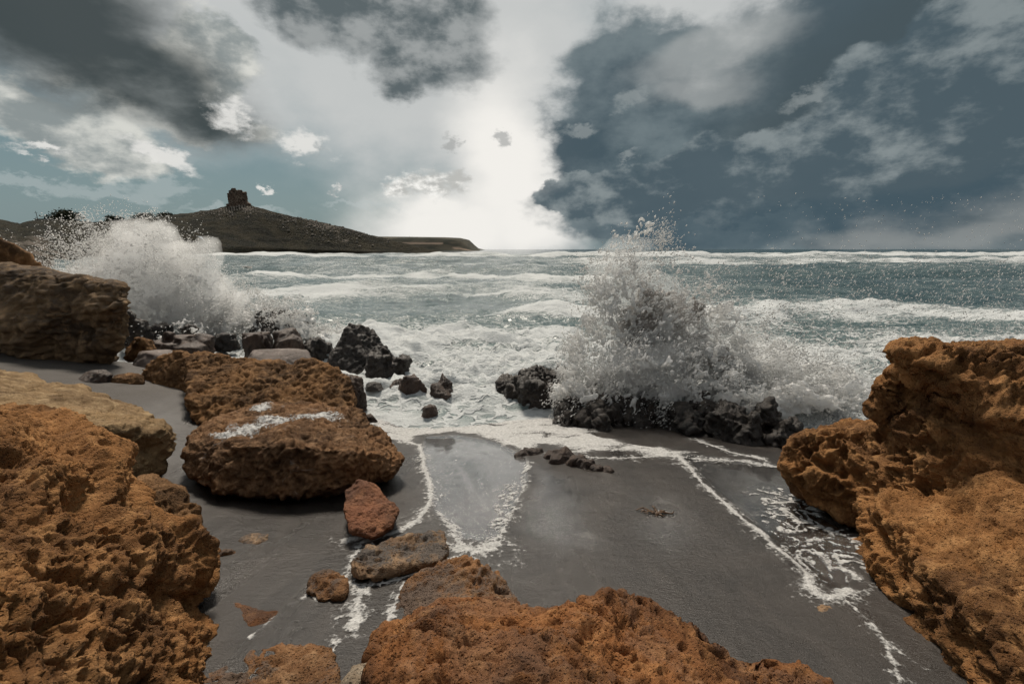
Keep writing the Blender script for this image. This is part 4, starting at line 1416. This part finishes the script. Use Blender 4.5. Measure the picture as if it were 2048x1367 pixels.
def shell(r_out, r_in, z0, tops, nz, seed, rough):
    """ring of broken wall: tops gives its height by angle"""
    n = 120
    ang = np.linspace(0, 2 * math.pi, n, endpoint=False)
    top = np.interp(np.degrees(ang), *zip(*tops), period=360)
    rows_ = []
    for k in range(nz + 1):
        z = z0 + (top - z0) * k / nz
        rows_.append(np.column_stack([np.cos(ang) * (r_out - 0.05 * (z - z0)), np.sin(ang) * (r_out - 0.05 * (z - z0)), z]))
    for k in range(nz + 1):
        z = top + (z0 - top) * k / nz
        rows_.append(np.column_stack([np.cos(ang) * r_in, np.sin(ang) * r_in, z]))
    V = np.vstack(rows_)
    V = V + rough * np.stack([perlin(V * 0.9 + seed), perlin(V * 0.9 + seed + 9), 0.7 * perlin(V * 1.3 + seed + 20)], 1) + 0.4 * rough * np.stack([perlin(V * 2.7 + seed)] * 3, 1)
    m = len(rows_)
    i, j = np.meshgrid(np.arange(m), np.arange(n), indexing='ij')
    a = (i * n + j).ravel()
    b = (i * n + (j + 1) % n).ravel()
    c = (((i + 1) % m) * n + (j + 1) % n).ravel()
    d = (((i + 1) % m) * n + j).ravel()
    return mesh_from('shell', V, np.stack([a, b, c, d], 1))


tp = ridge_point(488, 1.0)
tower = empty('ruined_tower', tuple(tp), 'broken round stone watchtower crowning the headland hill', 'tower')
S = tp[1] / FPX     # metres per pixel of the photograph at the tower
put('wall', shell(15.5 * S, 12.0 * S, -2.0, [(0, 21 * S), (35, 22 * S), (60, 19 * S), (120, 18 * S), (160, 21 * S), (185, 19 * S), (215, 19.5 * S), (222, 22.5 * S), (246, 23 * S), (252, 26 * S), (286, 26.5 * S), (292, 23.5 * S),
                                            (330, 23 * S), (345, 20.5 * S)], 22, 3.0, 0.75), M_TOWER, parent=tower)
put('plinth', shell(20 * S, 10 * S, -4.0, [(0, 1.5 * S), (90, 0), (180, -1 * S), (230, -3 * S), (275, 1.0 * S), (310, 4.0 * S), (335, 3.0 * S)], 8, 8.0, 1.0), M_TOWER, parent=tower)
bm = bmesh.new()
bmesh.ops.create_cube(bm, size=1.0)
bmesh.ops.scale(bm, vec=(4.5 * S, 5 * S, 18 * S), verts=bm.verts)
bmesh.ops.translate(bm, vec=(-13.5 * S, -6 * S, 9.0 * S), verts=bm.verts)
me = remeshed(bm, 0.25, 2)
V, N = get_vn(me)
set_v(me, V + N * (0.45 * fbm(V * 0.8, 3))[:, None])
put('buttress', me, M_TOWER, parent=tower)
# fallen blocks under the tower
rs = np.random.RandomState(3)
pp, rr_ = [], []
for _ in range(420):
    q = ridge_point(487 + rs.normal() * 30, np.clip(0.93 - abs(rs.normal()) * 0.12, 0.4, 1.0))
    pp.append(q)
    rr_.append(0.25 + 0.6 * rs.rand() ** 2)
for _ in range(420):
    q = ridge_point(655 + rs.normal() * 45, np.clip(0.98 - abs(rs.normal()) * 0.25, 0.1, 1.0))
    pp.append(q)
    rr_.append(0.25 + 0.8 * rs.rand() ** 2)
m_rub, out = material('fallen_blocks')
n_ = noise(position(), 0.8, 4, 0.6)
principled(out, mixc(n_, (0.11, 0.092, 0.075), (0.26, 0.235, 0.205)), 0.95, spec=0.1)
pp, rr_ = np.array(pp), np.array(rr_)
me = drops_mesh('rubble', pp, rr_, base='ico')
V, N = get_vn(me)
set_v(me, V + 0.35 * swirl3(V, 1.1, 1.0, 5))
me.polygons.foreach_set('use_smooth', np.full(len(me.polygons), False))
put('rubble', me, m_rub, label='pale fallen blocks scattered over the hillside below the tower', cat='rubble', kind='stuff')


def mat_leaf():
    m, out = material('dark_evergreen_leaves')
    P = position()
    c = mixc(noise(P, 0.9, 4, 0.6), (0.012, 0.015, 0.008), (0.045, 0.050, 0.022))
    principled(out, c, 0.8, spec=0.2)
    return m


M_LEAF = mat_leaf()
m_bark, out = material('dark_bark')
principled(out, mixc(noise(position(), 3.0, 4, 0.6), (0.03, 0.024, 0.018), (0.06, 0.048, 0.036)), 0.9, spec=0.1)


def tube(pts, radii, n=7):
    pts = np.array(pts, float)
    V, F = [], []
    for i, (p, r) in enumerate(zip(pts, radii)):
        d = pts[min(i + 1, len(pts) - 1)] - pts[max(i - 1, 0)]
        d /= np.linalg.norm(d)
        a = np.cross(d, (0.3, 1, 0.1))
        a /= np.linalg.norm(a)
        b = np.cross(d, a)
        for k in range(n):
            t_ = 2 * math.pi * k / n
            V.append(p + r * (math.cos(t_) * a + math.sin(t_) * b))
    for i in range(len(pts) - 1):
        for k in range(n):
            F.append((i * n + k, i * n + (k + 1) % n, (i + 1) * n + (k + 1) % n, (i + 1) * n + k))
    return np.array(V), np.array(F)


def leafy(name, base, w, h, z0, n, seed, label, cat, size, trunk=True, group=None):
    root = empty(name, tuple(base), label, cat, group)
    rs = np.random.RandomState(seed)
    cl = []
    for _ in range(16):
        hz = rs.rand() ** 0.8
        sp = math.sqrt(max(0.08, 1 - hz ** 2))
        cl.append(np.array([(rs.rand() - 0.5) * w * 0.85 * sp, (rs.rand() - 0.5) * w * 0.6 * sp, z0 + h * 0.82 * hz]))
    q = []
    for c in cl:
        d = rs.normal(size=(n // 16, 3)) * np.array([w * 0.11, w * 0.10, h * 0.15])
        q.append(c + d)
    q = np.vstack(q)
    a = rs.normal(size=(len(q), 3))
    a /= np.linalg.norm(a, axis=1)[:, None]
    b = np.cross(a, rs.normal(size=(len(q), 3)))
    b /= np.linalg.norm(b, axis=1)[:, None]
    s = size * (0.6 + 0.8 * rs.rand(len(q)))[:, None]
    V = np.stack([q - a * s, q + b * s * 0.6, q + a * s, q - b * s * 0.6], 1).reshape(-1, 3)
    F = np.arange(len(V)).reshape(-1, 4)
    put('crown', mesh_from('crown', V, F, False), M_LEAF, parent=root)
    Vs, Fs = [], []
    o = 0
    for c in cl[:6]:
        v, f = tube([(0, 0, -0.6), (c[0] * 0.15, c[1] * 0.15, z0 * 0.6), tuple(c * np.array([0.6, 0.6, 0.75])), tuple(c)], [w * 0.028, w * 0.022, w * 0.012, w * 0.004])
        Vs.append(v)
        Fs.append(f + o)
        o += len(v)
    put('trunk', mesh_from('trunk', np.vstack(Vs), np.vstack(Fs)), m_bark, parent=root)
    return root


b = ridge_point(146, 1.0)
s_ = b[1] / FPX
leafy('evergreen_tree', b - np.array([0, 0, 1.0]), 60 * s_, 20 * s_, 0.6 * s_, 3200, 5, 'broad wind-bent dark tree on the low ridge at the left', 'tree', 0.34)
for k, (px, w, h, lab) in enumerate(((238, 34, 13, 'square dark bush on the ridge left of the spray'), (300, 46, 11, 'dark bush on the ridge just above the spray burst'),
                                     (345, 34, 8, 'low dark bush on the ridge between the spray and the tower hill'))):
    b = ridge_point(px, 1.0)
    s_ = b[1] / FPX
    leafy('bush', b - np.array([0, 0, 1.2]), w * s_, h * s_ * 1.15, 0.0, 1600, 20 + k, lab, 'bush', 0.36, group='bushes along the ridge')
# small hut and pole on the ridge
m_hut, out = material('pale_plaster')
principled(out, mixc(noise(position(), 1.5, 4, 0.6), (0.20, 0.19, 0.175), (0.30, 0.285, 0.26)), 0.9, spec=0.2)
m_tile, out = material('dark_roof')
principled(out, mixc(noise(position(), 2.0, 4, 0.6), (0.05, 0.04, 0.035), (0.09, 0.07, 0.06)), 0.9, spec=0.2)
b = ridge_point(103, 1.0)
s_ = b[1] / FPX
hut = empty('hut', tuple(b), 'tiny pale flat-roofed hut on the ridge beside the tree', 'hut')


def block(lo, hi, bev=0.05):
    bm = bmesh.new()
    bmesh.ops.create_cube(bm, size=1.0)
    for v in bm.verts:
        v.co = Vector([lo[i] + (v.co[i] + 0.5) * (hi[i] - lo[i]) for i in range(3)])
    bmesh.ops.bevel(bm, geom=list(bm.edges), offset=bev, segments=2, affect='EDGES')
    me = bpy.data.meshes.new('block')
    bm.to_mesh(me)
    bm.free()
    return me


put('wall', block((-13 * s_, -1.5, -0.8), (13 * s_, 2.0, 4.5 * s_)), m_hut, parent=hut)
put('roof', block((-14 * s_, -1.8, 4.5 * s_ + 0.003), (14 * s_, 2.3, 5.5 * s_)), m_tile, parent=hut)
put('door', block((-2 * s_, -1.56, -0.4), (1.5 * s_, -1.49, 3.4 * s_), 0.01), m_tile, parent=hut)
b = ridge_point(88, 1.0)
pole = empty('pole', tuple(b), 'thin pole with a short crossarm left of the hut', 'pole')
v, f = tube([(0, 0, -0.5), (0.05, 0, 7 * s_), (-0.15, 0, 17 * s_)], [0.12, 0.10, 0.07])
put('mast', mesh_from('mast', v, f), m_bark, parent=pole)
v, f = tube([(-0.7, 0, 14 * s_), (0.5, 0, 14.3 * s_)], [0.05, 0.05])
put('crossarm', mesh_from('crossarm', v, f), m_bark, parent=pole)

# ------------------------------------------------------------------ seaweed on the sand
m_weed, out = material('brown_seaweed')
principled(out, mixc(noise(position(), 40.0, 4, 0.6), (0.05, 0.028, 0.015), (0.16, 0.09, 0.045)), 0.5, spec=0.4)
rs = np.random.RandomState(9)
c = on_sand(1315, 1026)
Vs, Fs, o = [], [], 0
for k in range(16):
    a = rs.rand() * 6.3
    p0 = np.array([rs.normal() * 0.045, rs.normal() * 0.03, 0.012])
    pts = [p0 + np.array([math.cos(a) * t_ * 0.07 + 0.012 * rs.normal(), math.sin(a) * t_ * 0.05 + 0.012 * rs.normal(), 0.02 * math.sin(t_ * 3) * rs.rand()]) for t_ in (0, 0.35, 0.7, 1.0)]
    v, f = tube(pts, [0.005, 0.008, 0.007, 0.003], 5)
    Vs.append(v + c)
    Fs.append(f + o)
    o += len(v)
put('seaweed', mesh_from('seaweed', np.vstack(Vs), np.vstack(Fs)), m_weed, label='small tangle of brown seaweed on the wet sand', cat='seaweed')
print('SCRIPT', time.time() - T0)
